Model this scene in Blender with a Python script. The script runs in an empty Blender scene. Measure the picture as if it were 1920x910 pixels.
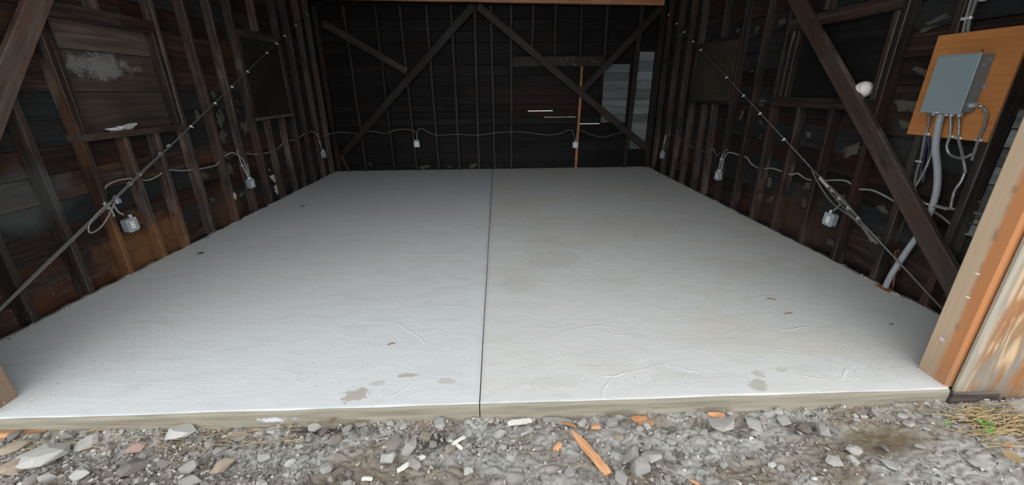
import bpy, bmesh, math, random
from mathutils import Vector, Matrix, noise
random.seed(7)
SC = bpy.context.scene
COL = SC.collection
PI = math.pi

# ------------------------------------------------------------------ camera
cam_d = bpy.data.cameras.new('camera')
cam_d.sensor_fit = 'HORIZONTAL'
cam_d.sensor_width = 36.0
cam_d.lens = 755.45 / 1920 * 36.0
cam_d.clip_start = 0.05
cam = bpy.data.objects.new('camera', cam_d)
COL.objects.link(cam)
PITCH, YAW, ROLL = 0.36141843, 0.03153378, -0.00876679
fwd = Vector((math.sin(YAW)*math.cos(PITCH), math.cos(YAW)*math.cos(PITCH), -math.sin(PITCH)))
r0 = Vector((math.cos(YAW), -math.sin(YAW), 0))
u0 = r0.cross(fwd)
rgt = r0*math.cos(ROLL) + u0*math.sin(ROLL)
upv = -r0*math.sin(ROLL) + u0*math.cos(ROLL)
mw = Matrix((rgt, upv, -fwd)).transposed().to_4x4()
mw.translation = Vector((0, 0, 1.5))
cam.matrix_world = mw
SC.camera = cam

# ------------------------------------------------------------------ sky and exposure
SC.view_settings.view_transform = 'Standard'
SC.view_settings.look = 'None'
SC.view_settings.gamma = 1.0
SC.view_settings.use_curve_mapping = False
SC.view_settings.exposure = 2.08

W = bpy.data.worlds.new('overcast_sky')
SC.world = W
W.use_nodes = True
nt = W.node_tree
for n in list(nt.nodes): nt.nodes.remove(n)
wo = nt.nodes.new('ShaderNodeOutputWorld')
bg = nt.nodes.new('ShaderNodeBackground')
tc = nt.nodes.new('ShaderNodeTexCoord')
sx = nt.nodes.new('ShaderNodeSeparateXYZ')
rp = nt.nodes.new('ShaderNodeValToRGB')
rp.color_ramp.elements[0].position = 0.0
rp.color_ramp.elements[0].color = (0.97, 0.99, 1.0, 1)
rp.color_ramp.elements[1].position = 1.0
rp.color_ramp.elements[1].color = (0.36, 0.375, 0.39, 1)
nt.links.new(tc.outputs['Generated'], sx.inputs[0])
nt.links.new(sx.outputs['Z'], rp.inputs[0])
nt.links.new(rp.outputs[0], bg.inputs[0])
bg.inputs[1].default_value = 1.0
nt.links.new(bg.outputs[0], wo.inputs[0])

# ------------------------------------------------------------------ key dimensions (metres)
XL, XR = -3.28, 3.08          # inner faces of the side-wall studs
SL, SR = -3.38, 3.18          # inner faces of the side-wall boards
YF, YB, SB = 1.63, 8.20, 8.30 # front of slab, back stud face, back boards
TOP = 3.05

# ------------------------------------------------------------------ node helpers
class NT:
    def __init__(s, name):
        s.m = bpy.data.materials.new(name); s.m.use_nodes = True
        s.t = s.m.node_tree
        s.b = s.t.nodes['Principled BSDF']
        s.out = s.t.nodes['Material Output']
    def n(s, typ, **kw):
        nd = s.t.nodes.new(typ)
        for k, v in kw.items(): setattr(nd, k, v)
        return nd
    def l(s, a, b): s.t.links.new(a, b)
    def val(s, x, sock):
        if isinstance(x, (int, float)): sock.default_value = x
        elif isinstance(x, (tuple, list)):
            if len(sock.default_value) == 4 and len(x) == 3: x = tuple(x) + (1,)
            sock.default_value = x
        else: s.l(x, sock)
    def math(s, op, a, b=0.0, clamp=False):
        nd = s.n('ShaderNodeMath', operation=op, use_clamp=clamp)
        s.val(a, nd.inputs[0]); s.val(b, nd.inputs[1]); return nd.outputs[0]
    def vmath(s, op, a, b=(0, 0, 0)):
        nd = s.n('ShaderNodeVectorMath', operation=op)
        s.val(a, nd.inputs[0]); s.val(b, nd.inputs[1])
        return nd.outputs['Value'] if op in ('LENGTH', 'DISTANCE', 'DOT_PRODUCT') else nd.outputs['Vector']
    def mix(s, f, a, b, blend='MIX'):
        nd = s.n('ShaderNodeMix', data_type='RGBA', blend_type=blend)
        s.val(f, nd.inputs[0]); s.val(a, nd.inputs[6]); s.val(b, nd.inputs[7]); return nd.outputs[2]
    def noise(s, vec, scale=5.0, detail=4.0, rough=0.55, dist=0.0):
        nd = s.n('ShaderNodeTexNoise'); s.l(vec, nd.inputs['Vector'])
        nd.inputs['Scale'].default_value = scale; nd.inputs['Detail'].default_value = detail
        nd.inputs['Roughness'].default_value = rough; nd.inputs['Distortion'].default_value = dist
        return nd.outputs['Fac']
    def voro(s, vec, scale, feature='F1'):
        nd = s.n('ShaderNodeTexVoronoi', feature=feature); s.l(vec, nd.inputs['Vector'])
        nd.inputs['Scale'].default_value = scale; return nd.outputs['Distance']
    def ramp(s, f, stops):
        nd = s.n('ShaderNodeValToRGB'); s.val(f, nd.inputs[0])
        cr = nd.color_ramp
        while len(cr.elements) < len(stops): cr.elements.new(0.5)
        for e, (p, c) in zip(cr.elements, stops):
            e.position = p
            e.color = (c, c, c, 1) if isinstance(c, (int, float)) else tuple(c) + (1,)
        return nd.outputs[0]
    def smooth(s, x, a, b):
        nd = s.n('ShaderNodeMapRange', interpolation_type='SMOOTHSTEP')
        s.val(x, nd.inputs[0]); nd.inputs[1].default_value = a; nd.inputs[2].default_value = b
        return nd.outputs[0]
    def obj(s, rnd=True):
        o = s.n('ShaderNodeTexCoord').outputs['Object']
        if not rnd: return o
        r = s.n('ShaderNodeObjectInfo').outputs['Random']
        c = s.n('ShaderNodeCombineXYZ')
        s.l(s.math('MULTIPLY', r, 37.0), c.inputs[0]); s.l(s.math('MULTIPLY', r, 91.0), c.inputs[1]); s.l(s.math('MULTIPLY', r, 53.0), c.inputs[2])
        return s.vmath('ADD', o, c.outputs[0])
    def rand(s): return s.n('ShaderNodeObjectInfo').outputs['Random']
    def world(s): return s.n('ShaderNodeNewGeometry').outputs['Position']
    def scale(s, v, k): return s.vmath('MULTIPLY', v, k)
    def bump(s, h, strength=0.3, dist=0.01, prev=None):
        nd = s.n('ShaderNodeBump'); s.l(h, nd.inputs['Height'])
        nd.inputs['Strength'].default_value = strength; nd.inputs['Distance'].default_value = dist
        if prev is not None: s.l(prev, nd.inputs['Normal'])
        return nd.outputs[0]
    def fin(s, col, rough=0.6, normal=None, spec=0.4, metal=0.0):
        s.val(col, s.b.inputs['Base Color']); s.val(rough, s.b.inputs['Roughness'])
        s.b.inputs['Specular IOR Level'].default_value = spec
        s.b.inputs['Metallic'].default_value = metal
        if normal is not None: s.l(normal, s.b.inputs['Normal'])
        return s.m

def ell(t, p, c, r, warp, soft=0.35):
    """soft elliptical patch around c (world), edge wobbled by warp (a scalar noise)"""
    d = t.vmath('SUBTRACT', p, (c[0], c[1], c[2] if len(c) > 2 else 0))
    d = t.scale(d, (1/r[0], 1/r[1], 1/r[2] if len(r) > 2 else 0))
    q = t.math('ADD', t.vmath('LENGTH', d), warp)
    nd = t.smooth(q, 1.0, 1.0 - soft)
    return nd

def plain(name, col, rough=0.5, metal=0.0, spec=0.4, nscale=30, amt=0.12, bump=0.0):
    t = NT(name); v = t.obj()
    f = t.noise(v, nscale, 4)
    c = t.mix(f, tuple(x*(1-amt) for x in col), tuple(min(1, x*(1+amt)) for x in col))
    nb = t.bump(t.noise(v, nscale*4, 3), bump, 0.003) if bump else None
    return t.fin(c, rough, nb, spec, metal)

def wood(name, dark, mid, light, rough=0.55, spec=0.3, red=None, specks=0.0, stain=None, grain=(1.6, 26, 26), bump=0.35, blotch=0.5, wear_edgelight=0.0, wear_edgelight_col=(0.12, 0.10, 0.085), tint=False):
    """long grain along the piece's local X"""
    t = NT(name); v = t.obj()
    g = t.noise(t.scale(v, grain), 1.0, 6, 0.6, 0.6)
    big = t.noise(t.scale(v, (1.0, 4, 4)), 1.3, 3, 0.5)
    col = t.ramp(g, [(0.28, dark), (0.52, mid), (0.76, light)])
    if red is not None:
        col = t.mix(t.smooth(big, 0.48, 0.72), col, red)
    rn = t.rand()
    k = t.math('ADD', t.math('MULTIPLY', rn, 0.9), 0.55)
    blo = t.math('ADD', t.math('MULTIPLY', t.noise(v, 2.3, 4), blotch*2), 1.0 - blotch)
    kk = t.math('MULTIPLY', k, blo)
    cc = t.n('ShaderNodeCombineXYZ')
    for i in range(3): t.l(kk, cc.inputs[i])
    col = t.mix(1.0, col, cc.outputs[0], 'MULTIPLY')
    if tint:
        col = t.mix(t.math('MULTIPLY', t.math('GREATER_THAN', t.math('FRACT', t.math('MULTIPLY', rn, 13.7)), 0.72), 0.75), col, t.mix(g, (0.004, 0.006, 0.0075), (0.028, 0.034, 0.037)))
    if wear_edgelight:
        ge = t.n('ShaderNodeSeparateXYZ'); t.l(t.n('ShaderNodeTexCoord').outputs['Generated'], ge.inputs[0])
        ed = t.smooth(t.math('ABSOLUTE', t.math('SUBTRACT', ge.outputs[1], 0.5)), 0.45, 0.5)  # pale lines on the long edges: caught light painted into the colour
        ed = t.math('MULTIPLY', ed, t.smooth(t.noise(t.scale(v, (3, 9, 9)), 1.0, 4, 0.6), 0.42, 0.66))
        sc = t.math('MULTIPLY', t.smooth(t.noise(t.scale(v, (2.2, 8, 8)), 1.7, 6, 0.7, 0.8), 0.60, 0.78), 0.7)  # scuffs, real wear
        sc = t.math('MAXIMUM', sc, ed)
        col = t.mix(t.math('MULTIPLY', sc, wear_edgelight), col, wear_edgelight_col)
        dk = t.smooth(t.noise(t.scale(v, (1.4, 6, 6)), 2.1, 5, 0.65), 0.52, 0.30)
        col = t.mix(t.math('MULTIPLY', dk, 0.6), col, (0.006, 0.005, 0.005))
    if stain is not None: col = stain(t, col)
    if specks:
        w = t.world()
        d = t.voro(w, 34)
        gate = t.noise(w, 2.6, 3)
        m = t.math('MULTIPLY', t.math('LESS_THAN', d, 0.16), t.smooth(gate, 0.56, 0.72))
        hz = t.n('ShaderNodeSeparateXYZ'); t.l(w, hz.inputs[0])
        m = t.math('MULTIPLY', m, t.smooth(hz.outputs[2], 0.75, 0.05))
        col = t.mix(t.math('MULTIPLY', m, specks), col, (0.42, 0.38, 0.33))
    nb = t.bump(g, bump, 0.006)
    nb = t.bump(t.noise(t.scale(v, (6, 90, 90)), 1.0, 3), bump*0.6, 0.002, nb)
    rr = t.math('ADD', t.math('MULTIPLY', big, 0.3), rough - 0.15)
    return t.fin(col, rr, nb, spec)

# ------------------------------------------------------------------ object helpers
def setp(o, label=None, cat=None, group=None, kind=None):
    if label: o['label'] = label
    if cat: o['category'] = cat
    if group: o['group'] = group
    if kind: o['kind'] = kind
    return o

def link(name, me, parent=None, M=None):
    o = bpy.data.objects.new(name, me); COL.objects.link(o)
    M = M or Matrix.Identity(4)
    if parent is not None:
        o.parent = parent
        chain = Matrix.Identity(4); q = parent
        while q is not None:
            chain = q.matrix_basis @ chain; q = q.parent
        M = chain.inverted() @ M
    o.matrix_basis = M
    return o

def empty(name, loc, label=None, cat=None, group=None, kind=None):
    o = link(name, None, None, Matrix.Translation(Vector(loc)))
    o.empty_display_size = 0.1
    return setp(o, label, cat, group, kind)

def bm_mesh(bm, name, mats, smooth=False):
    me = bpy.data.meshes.new(name)
    bm.normal_update(); bm.to_mesh(me); bm.free()
    for m in (mats if isinstance(mats, (list, tuple)) else [mats]): me.materials.append(m)
    if smooth:
        for p in me.polygons: p.use_smooth = True
    return me

def bm_box(bm, c, s, bev=0.0, R=None):
    r = bmesh.ops.create_cube(bm, size=1.0)
    vs = r['verts']
    for v in vs:
        p = Vector((v.co.x*s[0], v.co.y*s[1], v.co.z*s[2]))
        if R is not None: p = R @ p
        v.co = p + Vector(c)
    if bev > 0:
        es = list({e for v in vs for e in v.link_edges})
        bmesh.ops.bevel(bm, geom=es, offset=bev, segments=1, affect='EDGES', profile=0.5)

def box_obj(name, c, s, mat, parent=None, bev=0.0, R=None, pivot=None):
    """box as its own mesh; its origin sits at the box centre"""
    bm = bmesh.new(); bm_box(bm, (0, 0, 0), s, bev)
    M = Matrix.Translation(Vector(c)) @ (R.to_4x4() if R is not None else Matrix.Identity(4))
    return link(name, bm_mesh(bm, name, mat), parent, M)

_beams = {}
def beam_mesh(L, w, t, mat, var=0, jit=0.004, seg=None):
    key = (round(L, 2), round(w, 3), round(t, 3), mat.name, var, jit)
    if key in _beams: return _beams[key]
    rr = random.Random(hash(key[:3]) + var*131)
    bm = bmesh.new()
    n = seg or max(2, min(9, int(L/0.45)))
    ch = min(w, t)*0.10
    prof = [(-w/2+ch, -t/2), (w/2-ch, -t/2), (w/2, -t/2+ch), (w/2, t/2-ch), (w/2-ch, t/2), (-w/2+ch, t/2), (-w/2, t/2-ch), (-w/2, -t/2+ch)]
    rings = []
    for i in range(n+1):
        x = L*i/n
        dy, dz = rr.uniform(-jit, jit), rr.uniform(-jit, jit)*0.5
        rings.append([bm.verts.new((x, y+dy+rr.uniform(-jit, jit)*.4, z+dz)) for y, z in prof])
    for a, b in zip(rings, rings[1:]):
        for k in range(8):
            bm.faces.new((a[k], a[(k+1) % 8], b[(k+1) % 8], b[k]))
    bm.faces.new(list(reversed(rings[0]))); bm.faces.new(rings[-1])
    bmesh.ops.recalc_face_normals(bm, faces=bm.faces)
    me = bm_mesh(bm, 'timber', mat)
    _beams[key] = me
    return me

def timber(name, p0, p1, w, t, nrm, mat, parent=None, var=0, jit=0.004):
    """straight timber from p0 to p1; thickness t lies along nrm, width w across"""
    p0, p1 = Vector(p0), Vector(p1)
    d = p1 - p0; L = d.length; X = d.normalized()
    Z = Vector(nrm); Z = (Z - X*Z.dot(X)).normalized(); Y = Z.cross(X)
    M = Matrix((X, Y, Z)).transposed().to_4x4(); M.translation = p0
    return link(name, beam_mesh(L, w, t, mat, var, jit), parent, M)

def catmull(pts, n=6):
    pts = [Vector(p) for p in pts]
    if len(pts) < 3: return pts
    out = []
    P = [pts[0]*2 - pts[1]] + pts + [pts[-1]*2 - pts[-2]]
    for i in range(1, len(P)-2):
        a, b, c, d = P[i-1:i+3]
        for k in range(n):
            t = k/n
            out.append(0.5*((2*b) + (c-a)*t + (2*a-5*b+4*c-d)*t*t + (3*b-a-3*c+d)*t**3))
    out.append(pts[-1]); return out

def bm_tube(bm, path, r, sides=8, rib=0.0, taper=None):
    path = [Vector(p) for p in path]
    rings = []
    up = Vector((0.13, 0.31, 0.94))
    for i, p in enumerate(path):
        a = path[max(0, i-1)]; b = path[min(len(path)-1, i+1)]
        T = (b-a).normalized()
        N = up - T*up.dot(T)
        if N.length < 1e-4: N = T.orthogonal()
        N.normalize(); B = T.cross(N); up = N
        rr = r*(1+rib*(1 if i % 2 else -1))
        if taper: rr *= taper(i/(len(path)-1))
        rings.append([bm.verts.new(p + (N*math.cos(2*PI*k/sides) + B*math.sin(2*PI*k/sides))*rr) for k in range(sides)])
    for a, b in zip(rings, rings[1:]):
        for k in range(sides):
            bm.faces.new((a[k], a[(k+1) % sides], b[(k+1) % sides], b[k]))
    bm.faces.new(list(reversed(rings[0]))); bm.faces.new(rings[-1])

def resample(path, step):
    out = [path[0].copy()]; acc = 0
    for a, b in zip(path, path[1:]):
        L = (b-a).length; pos = step - acc
        while pos <= L:
            out.append(a + (b-a)*(pos/L)); pos += step
        acc = (acc + L) % step
    return out

def tube_obj(name, pts, r, mat, parent=None, sides=8, n=6, rib=0.0, step=None, taper=None, smooth=True):
    path = catmull(pts, n)
    if step: path = resample(path, step)
    o = path[0].copy()
    bm = bmesh.new(); bm_tube(bm, [p-o for p in path], r, sides, rib, taper)
    return link(name, bm_mesh(bm, name, mat, smooth and rib == 0), parent, Matrix.Translation(o))

def cyl_bm(bm, p0, p1, r0, r1=None, sides=12):
    p0, p1 = Vector(p0), Vector(p1); r1 = r0 if r1 is None else r1
    T = (p1-p0).normalized(); N = T.orthogonal().normalized(); B = T.cross(N)
    A = [bm.verts.new(p0+(N*math.cos(2*PI*k/sides)+B*math.sin(2*PI*k/sides))*r0) for k in range(sides)]
    C = [bm.verts.new(p1+(N*math.cos(2*PI*k/sides)+B*math.sin(2*PI*k/sides))*r1) for k in range(sides)]
    for k in range(sides): bm.faces.new((A[k], A[(k+1) % sides], C[(k+1) % sides], C[k]))
    bm.faces.new(list(reversed(A))); bm.faces.new(C)

def cyl_obj(name, p0, p1, r0, mat, parent=None, r1=None, sides=12):
    p0 = Vector(p0); bm = bmesh.new(); cyl_bm(bm, (0, 0, 0), Vector(p1)-p0, r0, r1, sides)
    return link(name, bm_mesh(bm, name, mat), parent, Matrix.Translation(p0))

# ------------------------------------------------------------------ materials
def left_stain(t, col):
    w = t.world(); nz = t.math('MULTIPLY', t.math('SUBTRACT', t.noise(w, 5, 4), 0.5), 1.3)
    m = ell(t, w, (-3.3, 3.72, 0.1), (9, 0.62, 0.36), nz, 0.6)
    col = t.mix(t.math('MULTIPLY', m, 0.8), col, t.mix(t.noise(w, 14, 4), (0.09, 0.042, 0.018), (0.24, 0.11, 0.045)))
    m2 = ell(t, w, (-3.3, 5.0, 0.15), (9, 0.35, 0.35), nz, 0.6)
    col = t.mix(t.math('MULTIPLY', m2, 0.5), col, (0.11, 0.055, 0.03))
    m3 = ell(t, w, (-3.30, 3.375, 0.2), (0.075, 0.05, 0.55), t.math('MULTIPLY', nz, 0.6), 0.6)
    m5 = ell(t, w, (-3.32, 3.375, 1.3), (0.06, 0.04, 0.6), nz, 0.7)
    col = t.mix(t.math('MULTIPLY', m5, 0.4), col, (0.15, 0.07, 0.032))
    col = t.mix(t.math('MULTIPLY', m3, 0.65), col, (0.17, 0.075, 0.030))
    m4 = ell(t, w, (-3.36, 2.85, 0.8), (9, 0.5, 0.28), nz, 0.7)
    col = t.mix(t.math('MULTIPLY', m4, 0.55), col, (0.075, 0.085, 0.08))
    return col
def right_stain(t, col):
    w = t.world(); nz = t.math('MULTIPLY', t.math('SUBTRACT', t.noise(w, 6, 4), 0.5), 1.5)
    m = ell(t, w, (3.2, 4.2, 0.2), (9, 0.9, 0.35), nz, 0.7)
    col = t.mix(t.math('MULTIPLY', m, 0.45), col, (0.065, 0.034, 0.022))
    m = ell(t, w, (3.2, 3.0, 1.1), (9, 0.35, 0.5), nz, 0.7)
    return t.mix(t.math('MULTIPLY', m, 0.5), col, (0.05, 0.048, 0.045))
def back_stain(t, col):
    w = t.world(); nz = t.math('MULTIPLY', t.math('SUBTRACT', t.noise(w, 4, 4), 0.5), 1.3)
    m = ell(t, w, (0.9, 8.3, 1.3), (1.3, 9, 0.5), nz, 0.7)
    return t.mix(t.math('MULTIPLY', m, 0.45), col, (0.030, 0.011, 0.008))

M = {}
M['board_left'] = wood('dark_stained_boards_left', (0.006, 0.005, 0.0045), (0.027, 0.018, 0.014), (0.078, 0.054, 0.040), 0.5, 0.3, (0.045, 0.016, 0.008), 0.9, left_stain, wear_edgelight=0.45, tint=True)
M['board_right'] = wood('dark_stained_boards_right', (0.005, 0.0045, 0.004), (0.019, 0.0135, 0.011), (0.058, 0.041, 0.033), 0.46, 0.3, (0.034, 0.012, 0.007), 0.8, right_stain, wear_edgelight=0.45, tint=True)
M['board_back'] = wood('dark_stained_boards_back', (0.002, 0.002, 0.0022), (0.0048, 0.0043, 0.0043), (0.010, 0.0085, 0.008), 0.6, 0.12, (0.009, 0.006, 0.005), 0, back_stain, wear_edgelight=0.15, wear_edgelight_col=(0.04, 0.032, 0.028))
M['stud'] = wood('old_dark_stud_timber', (0.014, 0.011, 0.009), (0.045, 0.034, 0.028), (0.10, 0.077, 0.063), 0.48, 0.3, (0.055, 0.026, 0.017), 0.5, left_stain, wear_edgelight=0.6, wear_edgelight_col=(0.16, 0.135, 0.115))
M['stud_right'] = wood('old_dark_stud_timber_right', (0.009, 0.0075, 0.0065), (0.027, 0.021, 0.018), (0.068, 0.052, 0.043), 0.46, 0.3, (0.044, 0.02, 0.014), 0.5, right_stain, wear_edgelight=0.6, wear_edgelight_col=(0.14, 0.115, 0.10))
M['stud_back'] = wood('old_dark_stud_timber_back', (0.010, 0.008, 0.0075), (0.021, 0.0165, 0.014), (0.044, 0.032, 0.026), 0.55, 0.2, (0.03, 0.018, 0.012), wear_edgelight=0.4, wear_edgelight_col=(0.08, 0.06, 0.045))
M['brace'] = wood('brown_brace_timber', (0.048, 0.037, 0.031), (0.094, 0.071, 0.059), (0.15, 0.116, 0.096), 0.5, 0.35, (0.095, 0.055, 0.040), 0, None, (1.2, 22, 22), 0.3, 0.3, wear_edgelight=0.5, wear_edgelight_col=(0.22, 0.185, 0.155))
M['new_stick'] = wood('orange_softwood_stick', (0.16, 0.07, 0.028), (0.24, 0.11, 0.045), (0.32, 0.16, 0.07), 0.6, 0.3, None)
M['beam'] = wood('new_orange_beam', (0.60, 0.27, 0.13), (0.80, 0.38, 0.19), (0.88, 0.48, 0.26), 0.6, 0.3, (0.72, 0.29, 0.17), 0, None, (1.2, 14, 14), 0.2, 0.2)
M['infill'] = wood('pale_weathered_infill_board', (0.034, 0.027, 0.022), (0.068, 0.053, 0.043), (0.11, 0.086, 0.07), 0.5, 0.35, None, 0,
    lambda t, c: t.mix(t.math('MULTIPLY', ell(t, t.world(), (-3.36, 3.85, 1.72), (9, 0.36, 0.11), t.math('MULTIPLY', t.math('SUBTRACT', t.noise(t.world(), 9, 6, 0.7), 0.5), 2.6), 0.5), 0.7), c, (0.22, 0.22, 0.21)))
M['dark_panel'] = wood('blackened_panel', (0.006, 0.006, 0.006), (0.011, 0.010, 0.010), (0.018, 0.016, 0.015), 0.55, 0.25)
M['green_panel'] = wood('dim_olive_panel', (0.022, 0.020, 0.014), (0.036, 0.032, 0.023), (0.05, 0.044, 0.033), 0.6, 0.2, None, 0, None, (1.5, 6, 6), 0.1, 0.3)
M['white_board'] = wood('grey_white_painted_board', (0.085, 0.10, 0.10), (0.13, 0.145, 0.145), (0.16, 0.175, 0.175), 0.6, 0.2, None, 0, None, (1.5, 12, 12), 0.15, 0.25)
M['grey_siding'] = wood('grey_green_painted_siding', (0.07, 0.082, 0.08), (0.12, 0.135, 0.13), (0.16, 0.175, 0.17), 0.6, 0.25, (0.06, 0.05, 0.045))
M['backing'] = plain('black_backing', (0.009, 0.009, 0.009), 0.8, 0, 0.1)
M['mortar'] = plain('dried_mortar', (0.085, 0.074, 0.062), 0.9, 0, 0.15, 18, 0.7, 0.6)
M['mortar_pale'] = plain('pale_paint_flake', (0.42, 0.40, 0.36), 0.85, 0, 0.2, 18, 0.35, 0.5)
M['galv'] = plain('galvanised_box_metal', (0.27, 0.31, 0.34), 0.42, 0.35, 0.5, 12, 0.15)
M['galv_cover'] = plain('galvanised_cover', (0.38, 0.42, 0.44), 0.4, 0.3, 0.5, 12, 0.12)
M['panel_grey'] = plain('grey_enamel', (0.20, 0.255, 0.275), 0.38, 0.0, 0.5, 6, 0.06)
M['panel_side'] = plain('grey_enamel_body', (0.15, 0.18, 0.19), 0.4, 0.0, 0.5, 8, 0.1)
M['pvc'] = plain('grey_plastic_conduit', (0.27, 0.29, 0.31), 0.42, 0.0, 0.45, 10, 0.08)
M['flex'] = plain('flexible_steel_conduit', (0.30, 0.30, 0.29), 0.35, 0.7, 0.5, 60, 0.2)
M['cable'] = plain('grey_cable_jacket', (0.24, 0.24, 0.225), 0.5, 0.0, 0.4, 14, 0.15)
M['cable_back'] = plain('darker_grey_cable_jacket', (0.13, 0.125, 0.115), 0.55, 0.0, 0.4, 14, 0.15)  # darker tone of the grey jacket, used on the back runs
M['dark_wire'] = plain('dark_blue_cable_jacket', (0.02, 0.022, 0.04), 0.4, 0.0, 0.4)
M['steel'] = plain('steel_guy_cable', (0.15, 0.145, 0.135), 0.5, 0.3, 0.5, 80, 0.3)
M['tie'] = plain('white_nylon', (0.72, 0.71, 0.68), 0.45, 0.0, 0.4)
M['zinc'] = plain('bright_zinc', (0.62, 0.63, 0.63), 0.35, 0.5, 0.5)
M['sticker'] = plain('white_sticker', (0.80, 0.80, 0.77), 0.5)
M['ink'] = plain('dark_ink', (0.03, 0.03, 0.035), 0.6)
M['copper'] = plain('copper_wire', (0.42, 0.16, 0.07), 0.4, 0.6)
M['ball'] = plain('white_ball_skin', (0.72, 0.71, 0.68), 0.5, 0, 0.4, 9, 0.06)
M['ball_red'] = plain('faded_red_band', (0.38, 0.13, 0.13), 0.55)
M['paper'] = plain('crumpled_white_paper', (0.62, 0.61, 0.60), 0.8, 0, 0.2, 30, 0.25)
M['petal'] = plain('pale_pink_petal', (0.85, 0.74, 0.82), 0.6)
M['leaf_brown'] = plain('dry_brown_leaf', (0.17, 0.085, 0.035), 0.7)
M['leaf_tan'] = plain('dry_tan_leaf', (0.55, 0.40, 0.22), 0.7)
M['weed'] = plain('green_weed', (0.12, 0.26, 0.04), 0.55)
M['straw'] = plain('dry_straw', (0.42, 0.31, 0.16), 0.75, 0, 0.2)
M['splinter'] = wood('fresh_orange_splinter', (0.36, 0.17, 0.08), (0.52, 0.27, 0.135), (0.64, 0.36, 0.20), 0.65, 0.25, None, 0, None, (8, 60, 60), 0.3, 0.15)
M['grey_stick'] = wood('weathered_grey_stick', (0.25, 0.24, 0.22), (0.40, 0.385, 0.36), (0.52, 0.50, 0.47), 0.75, 0.2, None, 0, None, (8, 60, 60), 0.3, 0.15)
M['white_stick'] = plain('bleached_white_stick', (0.66, 0.64, 0.58), 0.7, 0, 0.2, 40, 0.15)
M['chalk'] = plain('chalk_marks', (0.12, 0.125, 0.12), 0.9)

# plywood backboard
t = NT('orange_plywood_backboard'); v = t.obj(False)
g = t.noise(t.scale(v, (1.5, 1.5, 22)), 2.0, 5, 0.6, 1.0)
c = t.ramp(g, [(0.3, (0.34, 0.135, 0.042)), (0.6, (0.42, 0.175, 0.056)), (0.8, (0.50, 0.225, 0.078))])
for kc in ((0, 0.15, -0.08), (0, -0.05, 0.21)):
    m = ell(t, v, kc, (9, 0.018, 0.011), t.math('MULTIPLY', t.noise(v, 30, 2), 0.5), 0.4)
    c = t.mix(m, c, (0.06, 0.025, 0.012))
M['backboard'] = t.fin(c, 0.55, None, 0.3)

# exterior plywood: pale, weathered, big cathedral grain
t = NT('weathered_plywood'); v = t.obj(False)
w1 = t.scale(v, (3.2, 1.0, 0.55))
n1 = t.noise(w1, 1.6, 2, 0.5, 0.4)
bands = t.math('SINE', t.math('MULTIPLY', n1, 62.0))
c = t.ramp(t.math('ADD', t.math('MULTIPLY', bands, 0.5), 0.5), [(0.15, (0.25, 0.155, 0.08)), (0.5, (0.38, 0.26, 0.15)), (0.95, (0.46, 0.335, 0.205))])
blot = t.noise(t.scale(v, (2.6, 1, 1.1)), 2.0, 4, 0.6)
c = t.mix(t.math('MULTIPLY', t.smooth(blot, 0.47, 0.58), 0.85), c, (0.24, 0.10, 0.036))
gr = t.noise(t.scale(v, (9, 1, 1.6)), 1.4, 5, 0.65, 0.5)
c = t.mix(t.math('MULTIPLY', t.smooth(gr, 0.48, 0.60), 0.85), c, (0.19, 0.175, 0.15))
sep = t.n('ShaderNodeSeparateXYZ'); t.l(v, sep.inputs[0])
edge = t.math('MULTIPLY', t.smooth(t.math('ADD', sep.outputs[0], t.math('MULTIPLY', gr, 0.06)), 0.12, 0.04), 0.75)
c = t.mix(edge, c, (0.30, 0.295, 0.25))
damp = t.smooth(t.math('ADD', sep.outputs[2], t.math('MULTIPLY', t.noise(v, 7, 4), 0.14)), 0.23, 0.08)
c = t.mix(t.math('MULTIPLY', damp, 0.85), c, (0.10, 0.065, 0.04))
M['plywood'] = t.fin(c, 0.65, t.bump(t.noise(t.scale(v, (40, 1, 3)), 3, 4), 0.35, 0.003), 0.25)

# jamb: tan sapwood at the inside edge, orange heartwood outside, both one plank
def jamb_mat(name, y_in, y_out, tan, orange, grey):
    t = NT(name); v = t.obj(False)
    sp = t.n('ShaderNodeSeparateXYZ'); t.l(v, sp.inputs[0])
    nz = t.noise(t.scale(v, (20, 20, 2.0)), 1.0, 4, 0.6)
    f = t.math('ADD', sp.outputs[1], t.math('MULTIPLY', t.math('SUBTRACT', nz, 0.5), 0.05))
    c = t.mix(t.smooth(f, 0.5*(y_in+y_out)-0.016, 0.5*(y_in+y_out)+0.016), orange, tan)
    seam = t.math('MULTIPLY', t.smooth(t.math('ABSOLUTE', t.math('SUBTRACT', f, 0.5*(y_in+y_out))), 0.018, 0.0), t.smooth(t.noise(t.scale(v, (1, 1, 5)), 2, 3), 0.48, 0.66))
    c = t.mix(t.math('MULTIPLY', seam, 0.55), c, (0.12, 0.085, 0.06))
    g = t.noise(t.scale(v, (60, 60, 2.2)), 1.0, 4, 0.6)
    c = t.mix(t.math('MULTIPLY', g, 0.4), c, tuple(x*0.5 for x in grey))
    d = t.smooth(t.math('ADD', sp.outputs[2], t.math('MULTIPLY', nz, 0.15)), 0.42, 0.02)
    c = t.mix(t.math('MULTIPLY', d, 0.45), c, (0.20, 0.135, 0.09))
    sp2 = t.math('MULTIPLY', t.math('LESS_THAN', t.voro(v, 42), 0.13), t.math('MULTIPLY', t.smooth(sp.outputs[2], 0.35, 0.05), t.smooth(t.noise(v, 8, 2), 0.45, 0.6)))
    c = t.mix(sp2, c, (0.55, 0.50, 0.44))
    return t.fin(c, 0.6, t.bump(g, 0.25, 0.003), 0.25)
M['jamb'] = jamb_mat('two_tone_jamb', 0.14, 0.01, (0.50, 0.37, 0.25), (0.50, 0.20, 0.07), (0.32, 0.25, 0.19))
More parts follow.
